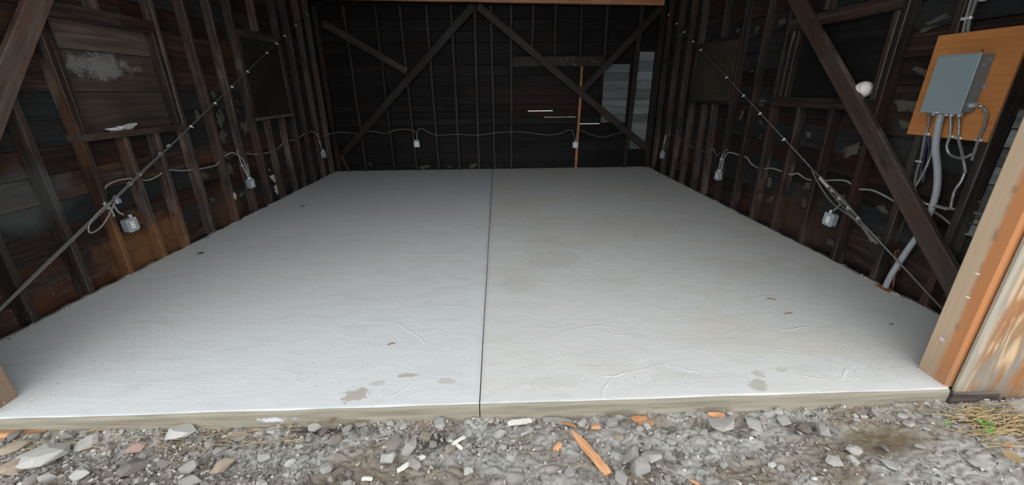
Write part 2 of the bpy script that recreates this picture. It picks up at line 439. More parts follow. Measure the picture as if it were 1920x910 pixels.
M['jamb_left'] = jamb_mat('brown_jamb', 0.17, 0.02, (0.22, 0.15, 0.105), (0.20, 0.12, 0.08), (0.2, 0.16, 0.13))

# concrete slab
def concrete(name, cool, warm, warmth, arcs):
    t = NT(name); v = t.world()
    n1 = t.noise(t.scale(v, (1.0, 1.6, 1)), 0.9, 5, 0.6, 0.6)
    n2 = t.noise(t.scale(v, (3.0, 7.0, 1)), 1.0, 5, 0.65, 1.2)
    fine = t.noise(v, 60, 4, 0.7)
    c = t.mix(t.smooth(n1, 0.62 - warmth, 0.82 - warmth), cool, warm)
    c = t.mix(t.math('MULTIPLY', t.smooth(n2, 0.45, 0.75), 0.28), c, tuple(x*0.72 for x in warm))
    c = t.mix(t.math('MULTIPLY', t.smooth(fine, 0.5, 0.8), 0.10), c, (0.35, 0.34, 0.32))
    wz = t.math('MULTIPLY', t.math('SUBTRACT', t.noise(v, 17, 4, 0.6), 0.5), 2.4)
    # damp spots and trowel patches
    for (cx, cy, rx, ry, k, colr) in arcs['stains']:
        c = t.mix(t.math('MULTIPLY', ell(t, v, (cx, cy), (rx, ry), wz, 0.22), k), c, colr)
    # pin-holes and grit
    d = t.voro(v, 22)
    gate = t.smooth(t.noise(v, 1.7, 3), 0.48, 0.62)
    c = t.mix(t.math('MULTIPLY', t.math('MULTIPLY', t.math('LESS_THAN', d, 0.10), gate), 0.7), c, (0.16, 0.15, 0.14))
    # trowel ridges: short arcs of raised paste
    h = t.math('MULTIPLY', n2, 0.6)
    warp = t.noise(v, 2.2, 2)
    for (cx, cy, R, wd, g0) in arcs['rings']:
        dd = t.vmath('LENGTH', t.vmath('SUBTRACT', v, (cx, cy, 0)))
        dd = t.math('ADD', dd, t.math('MULTIPLY', warp, 0.22))
        line = t.smooth(t.math('ABSOLUTE', t.math('SUBTRACT', dd, R)), wd, 0.0)
        line = t.math('MULTIPLY', line, t.smooth(t.noise(t.vmath('ADD', v, (cx*7, R*5, 0)), 2.4, 2), g0, g0 + 0.12))
        c = t.mix(t.math('MULTIPLY', line, 0.22), c, (0.78, 0.77, 0.74))
        h = t.math('ADD', h, t.math('MULTIPLY', line, 0.55))
    tr = t.noise(t.scale(t.vmath('ADD', v, t.scale(t.n('ShaderNodeCombineXYZ').outputs[0], (1, 1, 1))), (3.0, 16, 1)), 1.3, 4, 0.6, 2.2)
    h = t.math('ADD', h, t.math('MULTIPLY', tr, 0.22))
    c = t.mix(t.math('MULTIPLY', t.smooth(tr, 0.55, 0.75), 0.16), c, tuple(x*0.8 for x in warm))
    nb = t.bump(h, 0.55, 0.007)
    nb = t.bump(fine, 0.12, 0.003, nb)
    return t.fin(c, t.math('ADD', t.math('MULTIPLY', n2, 0.25), 0.42), nb, 0.3)
DAMP = (0.40, 0.365, 0.31)
M['slab_l'] = concrete('fresh_concrete_cool', (0.625, 0.64, 0.645), (0.60, 0.60, 0.585), 0.0, dict(
    stains=[(-0.78, 1.73, 0.085, 0.05, 0.9, DAMP), (-0.69, 1.82, 0.05, 0.018, 0.5, DAMP), (-0.53, 1.88, 0.065, 0.02, 0.85, DAMP),
            (-0.31, 1.82, 0.055, 0.025, 0.5, DAMP)],
    rings=[(-0.9, 2.0, 0.55, 0.010, 0.52), (-1.7, 3.4, 0.9, 0.012, 0.54), (-0.2, 3.1, 1.3, 0.010, 0.55), (-2.6, 5.2, 1.4, 0.014, 0.52), (-1.4, 4.6, 2.1, 0.012, 0.55)]))
M['slab_r'] = concrete('fresh_concrete_warm', (0.62, 0.625, 0.61), (0.60, 0.58, 0.53), 0.14, dict(
    stains=[(1.375, 1.72, 0.05, 0.05, 0.75, DAMP), (1.43, 1.80, 0.05, 0.03, 0.55, DAMP), (1.58, 1.83, 0.05, 0.02, 0.5, DAMP),
            (0.28, 1.79, 0.17, 0.055, 0.4, (0.52, 0.50, 0.45)), (0.13, 2.95, 0.15, 0.16, 0.4, (0.50, 0.485, 0.44)), (0.5, 3.5, 0.30, 0.22, 0.4, (0.50, 0.48, 0.43)), (0.42, 3.95, 0.22, 0.3, 0.25, (0.50, 0.48, 0.43)), (1.5, 4.4, 0.7, 0.5, 0.25, (0.50, 0.48, 0.43)),
            (0.95, 1.80, 0.15, 0.04, 0.35, (0.52, 0.50, 0.45)), (1.75, 1.84, 0.2, 0.03, 0.35, (0.52, 0.50, 0.45))],
    rings=[(0.60, 2.08, 0.37, 0.008, 0.47), (0.85, 1.55, 0.46, 0.010, 0.45), (1.0, 2.9, 0.8, 0.012, 0.54), (1.75, 2.0, 0.37, 0.010, 0.52),
           (1.5, 2.3, 1.1, 0.010, 0.55), (0.4, 3.3, 0.42, 0.012, 0.52), (1.6, 4.2, 1.5, 0.014, 0.54), (2.0, 1.85, 0.5, 0.010, 0.5)]))
t = NT('damp_formed_concrete'); v = t.obj(False)
n = t.noise(t.scale(v, (1.2, 1, 24)), 2.0, 5, 0.6, 0.4)
c = t.ramp(n, [(0.3, (0.15, 0.135, 0.10)), (0.55, (0.225, 0.205, 0.16)), (0.8, (0.28, 0.26, 0.21))])
c = t.mix(t.math('MULTIPLY', t.smooth(t.noise(v, 3, 4), 0.5, 0.7), 0.5), c, (0.24, 0.215, 0.17))
wz = t.math('MULTIPLY', t.math('SUBTRACT', t.noise(t.world(), 30, 5, 0.7), 0.5), 2.2)
c = t.mix(t.math('MULTIPLY', ell(t, t.world(), (-1.16, YF, -0.05), (0.11, 0.5, 0.018), wz, 0.6), 0.8), c, (0.50, 0.53, 0.58))
for ex, ew in ((0.62, 0.10), (-0.85, 0.2), (1.1, 0.12)):
    c = t.mix(t.math('MULTIPLY', ell(t, t.world(), (ex, YF, -0.075), (ew, 0.5, 0.02), wz, 0.6), 0.6), c, (0.10, 0.08, 0.055))
M['slab_edge'] = t.fin(c, 0.6, t.bump(n, 0.4, 0.006), 0.3)

# soil
t = NT('rubbly_soil'); w = t.world()
base = t.noise(w, 3.2, 6, 0.65)
fine = t.noise(w, 38, 6, 0.75)
GREY, BROWN, DARK = (0.37, 0.355, 0.33), (0.21, 0.175, 0.13), (0.055, 0.046, 0.038)
c = t.mix(t.smooth(base, 0.42, 0.62), GREY, BROWN)
wz = t.math('MULTIPLY', t.math('SUBTRACT', t.noise(w, 7, 5, 0.65), 0.5), 1.7)
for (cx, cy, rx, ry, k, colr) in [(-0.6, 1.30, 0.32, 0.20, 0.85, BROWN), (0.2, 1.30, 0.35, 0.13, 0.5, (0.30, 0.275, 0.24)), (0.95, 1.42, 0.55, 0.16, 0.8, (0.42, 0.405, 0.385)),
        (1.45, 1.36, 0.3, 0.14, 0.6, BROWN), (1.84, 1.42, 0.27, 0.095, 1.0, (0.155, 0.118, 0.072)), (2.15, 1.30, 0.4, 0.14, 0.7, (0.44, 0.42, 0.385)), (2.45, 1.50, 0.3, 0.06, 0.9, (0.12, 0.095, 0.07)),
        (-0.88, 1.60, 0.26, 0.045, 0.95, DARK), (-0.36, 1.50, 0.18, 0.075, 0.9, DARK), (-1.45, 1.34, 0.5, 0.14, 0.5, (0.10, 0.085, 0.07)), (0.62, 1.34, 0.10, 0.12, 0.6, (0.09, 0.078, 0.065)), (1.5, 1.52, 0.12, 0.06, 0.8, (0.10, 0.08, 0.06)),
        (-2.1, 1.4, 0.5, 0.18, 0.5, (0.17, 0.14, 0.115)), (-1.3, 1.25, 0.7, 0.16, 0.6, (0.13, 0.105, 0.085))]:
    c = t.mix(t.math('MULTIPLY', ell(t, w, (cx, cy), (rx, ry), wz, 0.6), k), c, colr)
c = t.mix(t.math('MULTIPLY', t.smooth(fine, 0.46, 0.72), 0.3), c, (0.46, 0.44, 0.41))
c = t.mix(t.math('MULTIPLY', t.smooth(fine, 0.44, 0.28), 0.7), c, (0.05, 0.043, 0.036))
nb = t.bump(fine, 0.8, 0.012)
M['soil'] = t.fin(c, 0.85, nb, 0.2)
M['yard'] = plain('gravel_yard', (0.30, 0.28, 0.255), 0.9, 0, 0.2, 3, 0.2)

# stones
def stone_mat(name, stops, rough=0.85):
    t = NT(name); v = t.obj()
    c = t.ramp(t.rand(), stops)
    c = t.mix(t.math('MULTIPLY', t.noise(v, 22, 5, 0.7), 0.7), c, (0.15, 0.135, 0.12))
    c = t.mix(t.math('MULTIPLY', t.smooth(t.noise(v, 50, 4), 0.55, 0.75), 0.5), c, (0.52, 0.50, 0.47))
    return t.fin(c, rough, t.bump(t.noise(v, 70, 5, 0.7), 0.6, 0.004), 0.2)
M['stone'] = stone_mat('broken_concrete', [(0.0, (0.26, 0.24, 0.215)), (0.35, (0.40, 0.385, 0.36)), (0.7, (0.50, 0.485, 0.455)), (1.0, (0.27, 0.23, 0.185))])
M['stone_dark'] = stone_mat('dark_damp_stone', [(0.0, (0.11, 0.098, 0.085)), (0.5, (0.21, 0.19, 0.165)), (1.0, (0.16, 0.13, 0.10))], 0.7)
M['stone_pale'] = stone_mat('pale_concrete_chunk', [(0.0, (0.55, 0.54, 0.51)), (1.0, (0.63, 0.62, 0.59))])
M['stone_pink'] = stone_mat('pink_brick_chip', [(0.0, (0.50, 0.33, 0.27)), (1.0, (0.52, 0.35, 0.29))])
M['stone_tan'] = stone_mat('tan_pebble', [(0.0, (0.40, 0.31, 0.22)), (1.0, (0.44, 0.35, 0.26))])
M['mud_flake'] = stone_mat('dried_slurry_flake', [(0.0, (0.46, 0.445, 0.42)), (1.0, (0.52, 0.505, 0.47))])

# ------------------------------------------------------------------ SETTING: floor slab
floor = empty('floor', (0, YF, 0), 'new pale grey concrete floor slab with a joint down the middle', None, None, 'structure')
def slab(name, xa, xb, mat, rag_l, rag_r, lab):
    bm = bmesh.new(); nx, ny = 70, 130
    rows = []
    def jx(y): return 0.004*noise.noise(Vector((3.3, y*2.2, 0.5)))
    for j in range(ny+1):
        f = j/ny; y = YF + 0.02 + (f**1.35)*(8.25-YF-0.02)
        r = []
        xl = xa + (0.022*noise.noise(Vector((0, y*5, 1))) + 0.02*max(0, noise.noise(Vector((9, y*17, 1)))) if rag_l else jx(y))
        xr = xb + (0.025*noise.noise(Vector((5, y*5, 1))) + 0.025*max(0, noise.noise(Vector((2, y*19, 1)))) if rag_r else jx(y))
        for i in range(nx+1):
            x = xl + (xr-xl)*i/nx
            edge = min(i, nx-i)
            z = 0.004*noise.noise(Vector((x*1.3, y*1.3, 0))) + 0.0012*noise.noise(Vector((x*6, y*6, 4)))
            if (rag_l and i == 0) or (rag_r and i == nx): z += 0.012*noise.noise(Vector((x, y*11, 8)))
            yy = max(y, YF+0.075) if (x > 2.375 or x < -2.58) else y
            r.append(bm.verts.new((x, yy-YF, z)))
        rows.append(r)
    for a, b in zip(rows, rows[1:]):
        for i in range(nx): bm.faces.new((a[i], a[i+1], b[i+1], b[i]))
    # rounded front lip and formed face
    prev = rows[0]
    prof = [(0.012, -0.0015), (0.005, -0.006), (0.001, -0.013), (0.0, -0.03), (0.001, -0.075), (-0.008, -0.083), (-0.012, -0.16)]
    for k, (dy, dz) in enumerate(prof):
        cur = []
        for i, v in enumerate(rows[0]):
            wv = 0.004*noise.noise(Vector((v.co.x*3.1, k*0.7, 2)))
            zz = 0.003*noise.noise(Vector((v.co.x*4.0, 3, k*.2))) if k < 3 else 0
            cur.append(bm.verts.new((v.co.x, dy + wv + (0.055 if v.co.x > 2.375 or v.co.x < -2.58 else 0), dz + zz)))
        for i in range(nx):
            fc = bm.faces.new((cur[i], cur[i+1], prev[i+1], prev[i])); fc.material_index = 1 if k >= 1 else 0
        prev = cur
    # sides
    for col_i, s in ((0, 1), (nx, -1)):
        side = [r[col_i] for r in rows]
        low = [bm.verts.new((v.co.x, v.co.y, -0.16)) for v in side]
        for a, b, c_, d in zip(side, side[1:], low[1:], low):
            fc = bm.faces.new((a, b, c_, d) if s > 0 else (d, c_, b, a)); fc.material_index = 1
    bmesh.ops.recalc_face_normals(bm, faces=bm.faces)
    o = link(name, bm_mesh(bm, name, [mat, M['slab_edge']], True), floor, Matrix.Translation((0, YF, 0)))
    o['label'] = lab
    return o
slab('slab_panel', -3.305, -0.1245, M['slab_l'], True, False, 'left slab half, cool bluish grey')
slab('slab_panel', -0.1190, 3.10, M['slab_r'], False, True, 'right slab half, warmer beige grey')

# ------------------------------------------------------------------ SETTING: ground
def ground_h(x, y):
    h = -0.098 + 0.010*noise.noise(Vector((x*2.1, y*2.1, 0))) + 0.010*noise.noise(Vector((x*7, y*7, 3)))
    h += 0.009*noise.noise(Vector((x*19, y*19, 5))) + 0.007*(0.4-abs(noise.noise(Vector((x*33, y*33, 6))))) + 0.003*noise.noise(Vector((x*70, y*70, 7)))
    q = Vector((x*15 + 1.3*noise.noise(Vector((x*9, y*9, 1))), y*19 + 1.3*noise.noise(Vector((x*9, y*9, 4))), 0.3))
    dv = noise.voronoi(q)[0]
    hard = 1 - math.exp(-(((x-1.84)/0.25)**2 + ((y-1.42)/0.10)**2))
    h += hard*(0.011*min(1, (dv[1]-dv[0])/0.22) - 0.009)
    h += 0.012*max(0, min(1, (-x-0.9)/1.0))*max(0, noise.noise(Vector((x*3, y*4, 9)))+0.3)
    h -= 0.030*math.exp(-(((x-1.84)/0.22)**2 + ((y-1.42)/0.10)**2))
    h += 0.018*max(0, min(1, (x-1.5)/0.8))
    h += 0.016*math.exp(-((y-1.615)/0.03)**2)*(0.6+1.3*noise.noise(Vector((x*4, 0, 2)))+0.6*noise.noise(Vector((x*15, 0, 2))))
    h -= 0.014*math.exp(-(((x+0.88)/0.22)**2 + ((y-1.60)/0.03)**2))
    return h
bm = bmesh.new()
nx, ny = 760, 104
gx0, gx1, gy0, gy1 = -3.1, 3.5, 1.0, 1.70
rows = []
for j in range(ny+1):
    y = gy0 + (gy1-gy0)*j/ny
    rows.append([bm.verts.new((gx0+(gx1-gx0)*i/nx, y, ground_h(gx0+(gx1-gx0)*i/nx, y))) for i in range(nx+1)])
for a, b in zip(rows, rows[1:]):
    for i in range(nx): bm.faces.new((a[i], a[i+1], b[i+1], b[i]))
gnd = link('ground', bm_mesh(bm, 'ground', M['soil'], True))
setp(gnd, 'rough grey and brown rubbly soil in front of the slab', None, None, 'structure')
bm = bmesh.new()
bmesh.ops.create_grid(bm, x_segments=8, y_segments=8, size=45)
yard = link('yard_ground', bm_mesh(bm, 'yard_ground', M['yard']), None, Matrix.Translation((0, 0, -0.14)))
setp(yard, 'bare gravel yard around the garage', None, None, 'structure')

# ------------------------------------------------------------------ SETTING: walls
def wall_boards(parent, axis, plane, nrm, a0, a1, edges, mat, th=0.02, tilt=0.012, gaps=None):
    rr = random.Random(int(abs(plane)*100))
    for k, (z0, z1) in enumerate(zip(edges, edges[1:])):
        g = gaps.get(k, 0.004) if gaps else 0.004
        g1 = gaps.get(k+1, 0.004) if gaps else 0.004
        cuts = [a0]; x = a0
        if k % 2: cuts.append(a0 + (a1-a0)*rr.uniform(0.32, 0.45))
        cuts.append(a0 + (a1-a0)*rr.uniform(0.6, 0.78)); cuts.append(a1)
        for c0, c1 in zip(cuts, cuts[1:]):
            off = rr.uniform(-0.004, 0.003); zc = (z0+z1)/2; tl = rr.uniform(0.2, 1.0)*tilt
            hh = (z1-g1/2) - (z0+g/2); zc = ((z1-g1/2)+(z0+g/2))/2
            n = Vector(nrm); base = plane - (th/2)*(n.x+n.y) + off*(n.x+n.y)
            if axis == 'y': p0, p1 = (base, c0+0.001, zc), (base, c1-0.001, zc)
            else: p0, p1 = (c0+0.001, base, zc), (c1-0.001, base, zc)
            nn = n + Vector((0, 0, tl/hh*2))
            timber('board', p0, p1, hh, th, nn, mat, parent, var=rr.randrange(3), jit=0.0016)

E_SIDE = [-0.17] + [0.15+0.195*k for k in range(15)] + [3.05]
wl = empty('wall_left', (SL, 5.0, -0.1), None, None, None, 'structure')
wr = empty('wall_right', (SR, 5.0, -0.1), None, None, None, 'structure')
wb = empty('wall_back', (0, SB, -0.1), None, None, None, 'structure')
wf = empty('wall_front', (0, 1.7, -0.1), None, None, None, 'structure')
wall_boards(wl, 'y', SL, (1, 0, 0), 1.70, 8.32, E_SIDE, M['board_left'])
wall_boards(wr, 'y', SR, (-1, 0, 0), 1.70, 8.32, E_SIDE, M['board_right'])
E_BACK = [-0.10, 0.13, 0.33, 0.52, 0.70, 0.86, 0.995, 1.115, 1.24, 1.40, 1.58, 1.76, 1.95, 2.14, 2.33, 2.52, 2.72, 2.92, 3.10]
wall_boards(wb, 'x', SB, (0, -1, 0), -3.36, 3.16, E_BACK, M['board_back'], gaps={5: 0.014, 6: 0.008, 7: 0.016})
# outer sheathing, added to block light, left open where daylight shows between the back boards
box_obj('backing_sheet', (SL-0.045, 5.0, 1.47), (0.03, 6.8, 3.2), M['backing'], wl)
box_obj('backing_sheet', (SR+0.045, 5.0, 1.47), (0.03, 6.8, 3.2), M['backing'], wr)
ys = SB+0.035
slots = [(0.86, 0.010, 1.61, 2.04), (0.995, 0.005, 0.92, 1.55), (1.115, 0.012, 0.60, 1.09)]
zprev = -0.13
for z, h, xa, xb in slots:
    box_obj('backing_sheet', (-0.1, ys, (zprev+z-h/2)/2), (6.7, 0.02, (z-h/2)-zprev), M['backing'], wb)
    box_obj('backing_sheet', ((-3.45+xa)/2, ys, z), (xa+3.45, 0.02, h), M['backing'], wb)
    box_obj('backing_sheet', ((xb+3.25)/2, ys, z), (3.25-xb, 0.02, h), M['backing'], wb)
    zprev = z+h/2
box_obj('backing_sheet', (-0.1, ys, (zprev+3.1)/2), (6.7, 0.02, 3.1-zprev), M['backing'], wb)

# studs
def stud(parent, side, y, z0, z1, mat, wdt=0.05, lean=0.0, dx=0.0, depth=0.1):
    if side == 'L': x = (XL+SL)/2+dx; timber('stud', (x, y-wdt/2, z0), (x, y-wdt/2+lean, z1), wdt, depth, (1, 0, 0), mat, parent, random.randrange(4), 0.005)
    elif side == 'R': x = (XR+SR)/2-dx; timber('stud', (x, y-wdt/2, z0), (x, y-wdt/2+lean, z1), wdt, depth, (-1, 0, 0), mat, parent, random.randrange(4), 0.005)
    else: yy = (YB+SB)/2; timber('stud', (y, yy, z0), (y+lean, yy, z1), wdt, depth, (0, -1, 0), mat, parent, random.randrange(4), 0.004)
Z0 = -0.02
for y, z1, ln in [(1.80, TOP, 0), (2.20, TOP, 0), (2.61, TOP, 0.02), (3.03, TOP, 0.03), (3.41, TOP, 0.02), (3.80, 1.14, 0), (4.12, 1.14, 0.02), (4.53, TOP, 0.02), (4.99, TOP, 0.02), (5.42, TOP, 0.03),
                (5.81, TOP, 0.03), (6.20, 1.14, 0), (6.62, 1.14, 0), (6.95, TOP, 0.03), (7.33, TOP, 0.03), (7.78, TOP, 0.02), (8.20, TOP, 0)]:
    stud(wl, 'L', y, Z0, z1, M['stud'], lean=ln)
stud(wl, 'L', 3.465, 1.205, 2.04, M['stud']); stud(wl, 'L', 4.475, 1.205, 2.04, M['stud'])
stud(wl, 'L', 5.865, 1.205, 2.18, M['stud']); stud(wl, 'L', 6.895, 1.205, 2.18, M['stud'])
stud(wl, 'L', 3.93, 2.15, TOP, M['stud']); stud(wl, 'L', 6.4, 2.29, TOP, M['stud'])
for y, z1, ln in [(1.95, TOP, 0), (2.53, TOP, 0.0), (2.95, TOP, 0.02), (3.38, TOP, 0.0), (3.82, 1.31, 0.02), (4.26, 1.31, 0.03), (4.68, TOP, 0.05), (5.12, TOP, 0), (5.57, TOP, 0.02), (5.98, 1.30, 0.06), (6.30, 1.30, 0.05),
                (6.75, TOP, 0.03), (7.15, TOP, 0), (7.60, TOP, 0), (8.10, TOP, 0)]:
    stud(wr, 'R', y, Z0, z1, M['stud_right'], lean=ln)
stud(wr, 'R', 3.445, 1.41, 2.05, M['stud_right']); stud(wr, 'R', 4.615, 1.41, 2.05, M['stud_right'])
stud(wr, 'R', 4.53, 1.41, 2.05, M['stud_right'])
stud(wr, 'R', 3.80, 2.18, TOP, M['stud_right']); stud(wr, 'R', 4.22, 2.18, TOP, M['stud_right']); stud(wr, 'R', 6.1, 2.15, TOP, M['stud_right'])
for x, z0, z1, ln, w_ in [(-3.20, Z0, 2.92, 0, 0.09), (-2.66, Z0, 2.92, -0.03, 0.05), (-2.10, Z0, 2.92, -0.03, 0.05), (-1.65, Z0, 2.92, -0.05, 0.045), (-1.21, Z0, 2.92, -0.02, 0.05), (-0.79, Z0, 2.92, 0, 0.05), (-0.40, Z0, 2.92, 0.03, 0.045),
                        (-0.08, Z0, 2.92, 0.0, 0.045), (0.26, Z0, 2.92, 0.02, 0.06), (0.66, 2.10, 2.92, 0.02, 0.045), (1.08, 2.10, 2.92, 0, 0.045), (1.55, 2.10, 2.92, 0, 0.045), (2.02, 2.10, 2.92, 0, 0.05), (2.59, Z0, 2.92, 0.06, 0.09), (3.05, Z0, 2.92, 0, 0.12)]:
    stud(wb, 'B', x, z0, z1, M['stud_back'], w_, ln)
# the odd fresh stick on the back wall
o = timber('stud', (1.575, YB+0.02, Z0), (1.605, YB+0.02, 1.91), 0.045, 0.06, (0, -1, 0), M['new_stick'], wb); o['label'] = 'short orange stick upright on the back wall'

# window framing
def rail(name, parent, side, y0, y1, z0, z1, mat, dx=0.0, depth=0.1):
    xx = (XL+SL)/2+dx if side == 'L' else (XR+SR)/2-dx
    return timber(name, (xx, y0, (z0+z1)/2), (xx, y1, (z0+z1)/2), z1-z0, depth, (1 if side == 'L' else -1, 0, 0), mat, parent, random.randrange(3), 0.003)
rail('window_sill', wl, 'L', 3.36, 4.46, 1.145, 1.20, M['brace'], 0.012, 0.125)
rail('window_header', wl, 'L', 3.42, 4.48, 2.04, 2.15, M['stud'])
rail('window_sill', wl, 'L', 5.82, 6.92, 1.145, 1.185, M['brace'], 0.012, 0.125)
rail('window_header', wl, 'L', 5.82, 6.92, 2.18, 2.28, M['stud'])
rail('window_sill', wr, 'R', 3.36, 4.66, 1.315, 1.41, M['stud_right'], 0.01, 0.12)
rail('window_header', wr, 'R', 3.36, 4.66, 2.06, 2.17, M['stud_right'])
rail('window_sill', wr, 'R', 5.55, 6.72, 1.30, 1.335, M['stud_right'], 0.01, 0.12)
rail('window_header', wr, 'R', 5.55, 6.72, 2.08, 2.14, M['stud_right'])
for z0, z1 in ((1.2, 1.515), (1.52, 1.828), (1.833, 2.045)):
    timber('window_board', (SL+0.012, 3.467, (z0+z1)/2), (SL+0.012, 4.42, (z0+z1)/2), z1-z0, 0.02, (1, 0, 0), M['infill'], wl, 0, 0.001)
timber('window_panel', (XL-0.02, 5.89, 1.68), (XL-0.02, 6.87, 1.68), 0.99, 0.02, (1, 0, 0), M['green_panel'], wl, 0, 0.001)
timber('window_panel', (SR-0.03, 3.45, 1.735), (SR-0.03, 4.56, 1.735), 0.65, 0.02, (-1, 0, 0), M['dark_panel'], wr, 0, 0.001)
timber('window_panel', (XR+0.004, 5.60, 1.71), (XR+0.004, 6.66, 1.71), 0.745, 0.016, (-1, 0, 0), M['green_panel'], wr, 0, 0.001)
# back wall: plank over the old doorway, chalked, and the pale infill boards to its right
timber('header_plank', (0.28, YB+0.07, 2.0), (2.06, YB+0.07, 2.0), 0.18, 0.03, (0, -1, 0), M['stud_back'], wb, 1)
for x0, x1, zz in ((2.05, 2.535, [0.88, 1.04, 1.17, 1.30, 1.34+0.0, 1.50, 1.66, 1.80, 1.95]), (2.65, 2.985, [0.36, 0.55, 0.72, 0.88, 1.04, 1.17, 1.30, 1.50, 1.66, 1.82, 2.0, 2.16])):
    for a, b in zip(zz, zz[1:]):
        timber('white_board', (x0+random.uniform(-.006, .006), SB-0.012, (a+b)/2), (x1, SB-0.012, (a+b)/2), b-a-0.004, 0.018, (0, -1, 0), M['white_board'], wb, random.randrange(3), 0.001)
# pale grey siding exposed beside the right door post
for k in range(7):
    z = 0.62+0.115*k
    timber('grey_board', (SR-0.012, 1.86, z), (SR-0.012, 2.46, z), 0.108, 0.016, (-1, 0, 0.04), M['grey_siding'], wr, k % 3, 0.001)
# top plates
rail('top_plate', wl, 'L', 1.70, 8.28, TOP, TOP+0.1, M['stud']); rail('top_plate', wr, 'R', 1.70, 8.28, TOP, TOP+0.1, M['stud_right'])
# front wall: stub walls either side of the wide door opening
DH = 3.0  # tall unseen opening, no front gable: shaped to admit more daylight
for xa, xb in ((-3.42, -2.70), (2.50, 3.22)):
    box_obj('front_panel', ((xa+xb)/2, 1.70, (DH+0.3)/2), (xb-xa, 0.09, DH+0.3), M['backing'], wf)
box_obj('door_header', (-0.1, 1.74, DH+0.08), (6.6, 0.14, 0.16), M['stud'], wf)
po = box_obj('plywood_sheet', (2.385, 1.620, -0.045), (0, 0, 0), M['plywood'], wf) if False else None
bm = bmesh.new(); bm_box(bm, (0.75, 0, 1.25), (1.5, 0.016, 2.5), 0.002)
o = link('plywood_sheet', bm_mesh(bm, 'plywood_sheet', M['plywood']), wf, Matrix.Translation((2.385, 1.640, -0.10))); o['label'] = 'pale weathered plywood sheet with swirling grain'
bm = bmesh.new(); bm_box(bm, (-0.75, 0, 1.25), (1.5, 0.016, 2.5), 0.002)
o = link('plywood_sheet', bm_mesh(bm, 'plywood_sheet', M['plywood']), wf, Matrix.Translation((-2.615, 1.640, -0.03)))
timber('mud_sill', (2.372, 1.655, -0.055), (2.63, 1.655, -0.06), 0.085, 0.07, (0, -1, 0), M['brace'], wf, 1)
for k in range(4):
    timber('lath', (SR-0.012, 2.435-0.006*k, 0.79-0.075*k), (SR-0.012, 2.545-0.004*k, 0.785-0.075*k), 0.012, 0.02, (-1, 0, 0), M['grey_siding'], wr, 0, 0.001)
# door posts
bm = bmesh.new(); bm_box(bm, (0.07, 0.085, 1.4), (0.14, 0.165, 2.8), 0.012)
jr = link('trim_1', bm_mesh(bm, 'trim', M['jamb']), None, Matrix.Translation((2.362, 1.655, -0.012))); setp(jr, 'two tone tan and orange timber door post on the right', None, None, 'structure')
bm = bmesh.new(); bm_box(bm, (-0.07, 0.085, 1.4), (0.14, 0.155, 2.8), 0.006)
jl = link('trim_2', bm_mesh(bm, 'trim', M['jamb_left']), None, Matrix.Translation((-2.568, 1.640, -0.012))); setp(jl, 'brown timber door post at the left edge', None, None, 'structure')
# nail staples and paint drips on the right post
for y, z in ((1.731, 0.63), (1.728, 0.50)):
    o = box_obj('staple', (2.3605, y, z), (0.004, 0.016, 0.006), M['sticker'], jr); o['label'] = 'white staple'

# ------------------------------------------------------------------ SETTING: roof overhead (out of frame)
ce = empty('ceiling', (-0.1, 5, TOP+0.1), None, None, None, 'structure')
rx, rz = -0.1, 4.55
for s, xe in ((-1, -3.75), (1, 3.55)):
    pa, pb = Vector((xe, 0, TOP+0.02)), Vector((rx, 0, rz))
    L = (pb-pa).length
    d = (pb-pa).normalized(); nn = Vector((-d.z, 0, d.x)); nn = nn if nn.z > 0 else -nn
    n_b = 14
    for k in range(n_b):
        pc = pa + d*(L*(k+0.5)/n_b) + nn*0.075
        timber('roof_board', (pc.x, 1.45, pc.z), (pc.x, 8.5, pc.z), L/n_b+0.004, 0.022, nn, M['board_back'], ce, k % 3, 0.001)
    for k in range(11):
        y = 1.8 + 0.64*k
        timber('rafter', (pa.x, y, pa.z), (pb.x, y, pb.z), 0.05, 0.12, nn, M['stud_back'], ce, 0, 0.002)
for y in (SB+0.01,):  # rear gable only; front left open to let daylight in
    for k in range(8):
        z = 3.05+0.19*k; hw = (rz-z)/(rz-TOP)*3.5
        if hw > 0.2: timber('gable_board', (rx-hw, y, z+0.09), (rx+hw, y, z+0.09), 0.192, 0.02, (0, -1, 0), M['board_back'], ce, 0, 0.001)
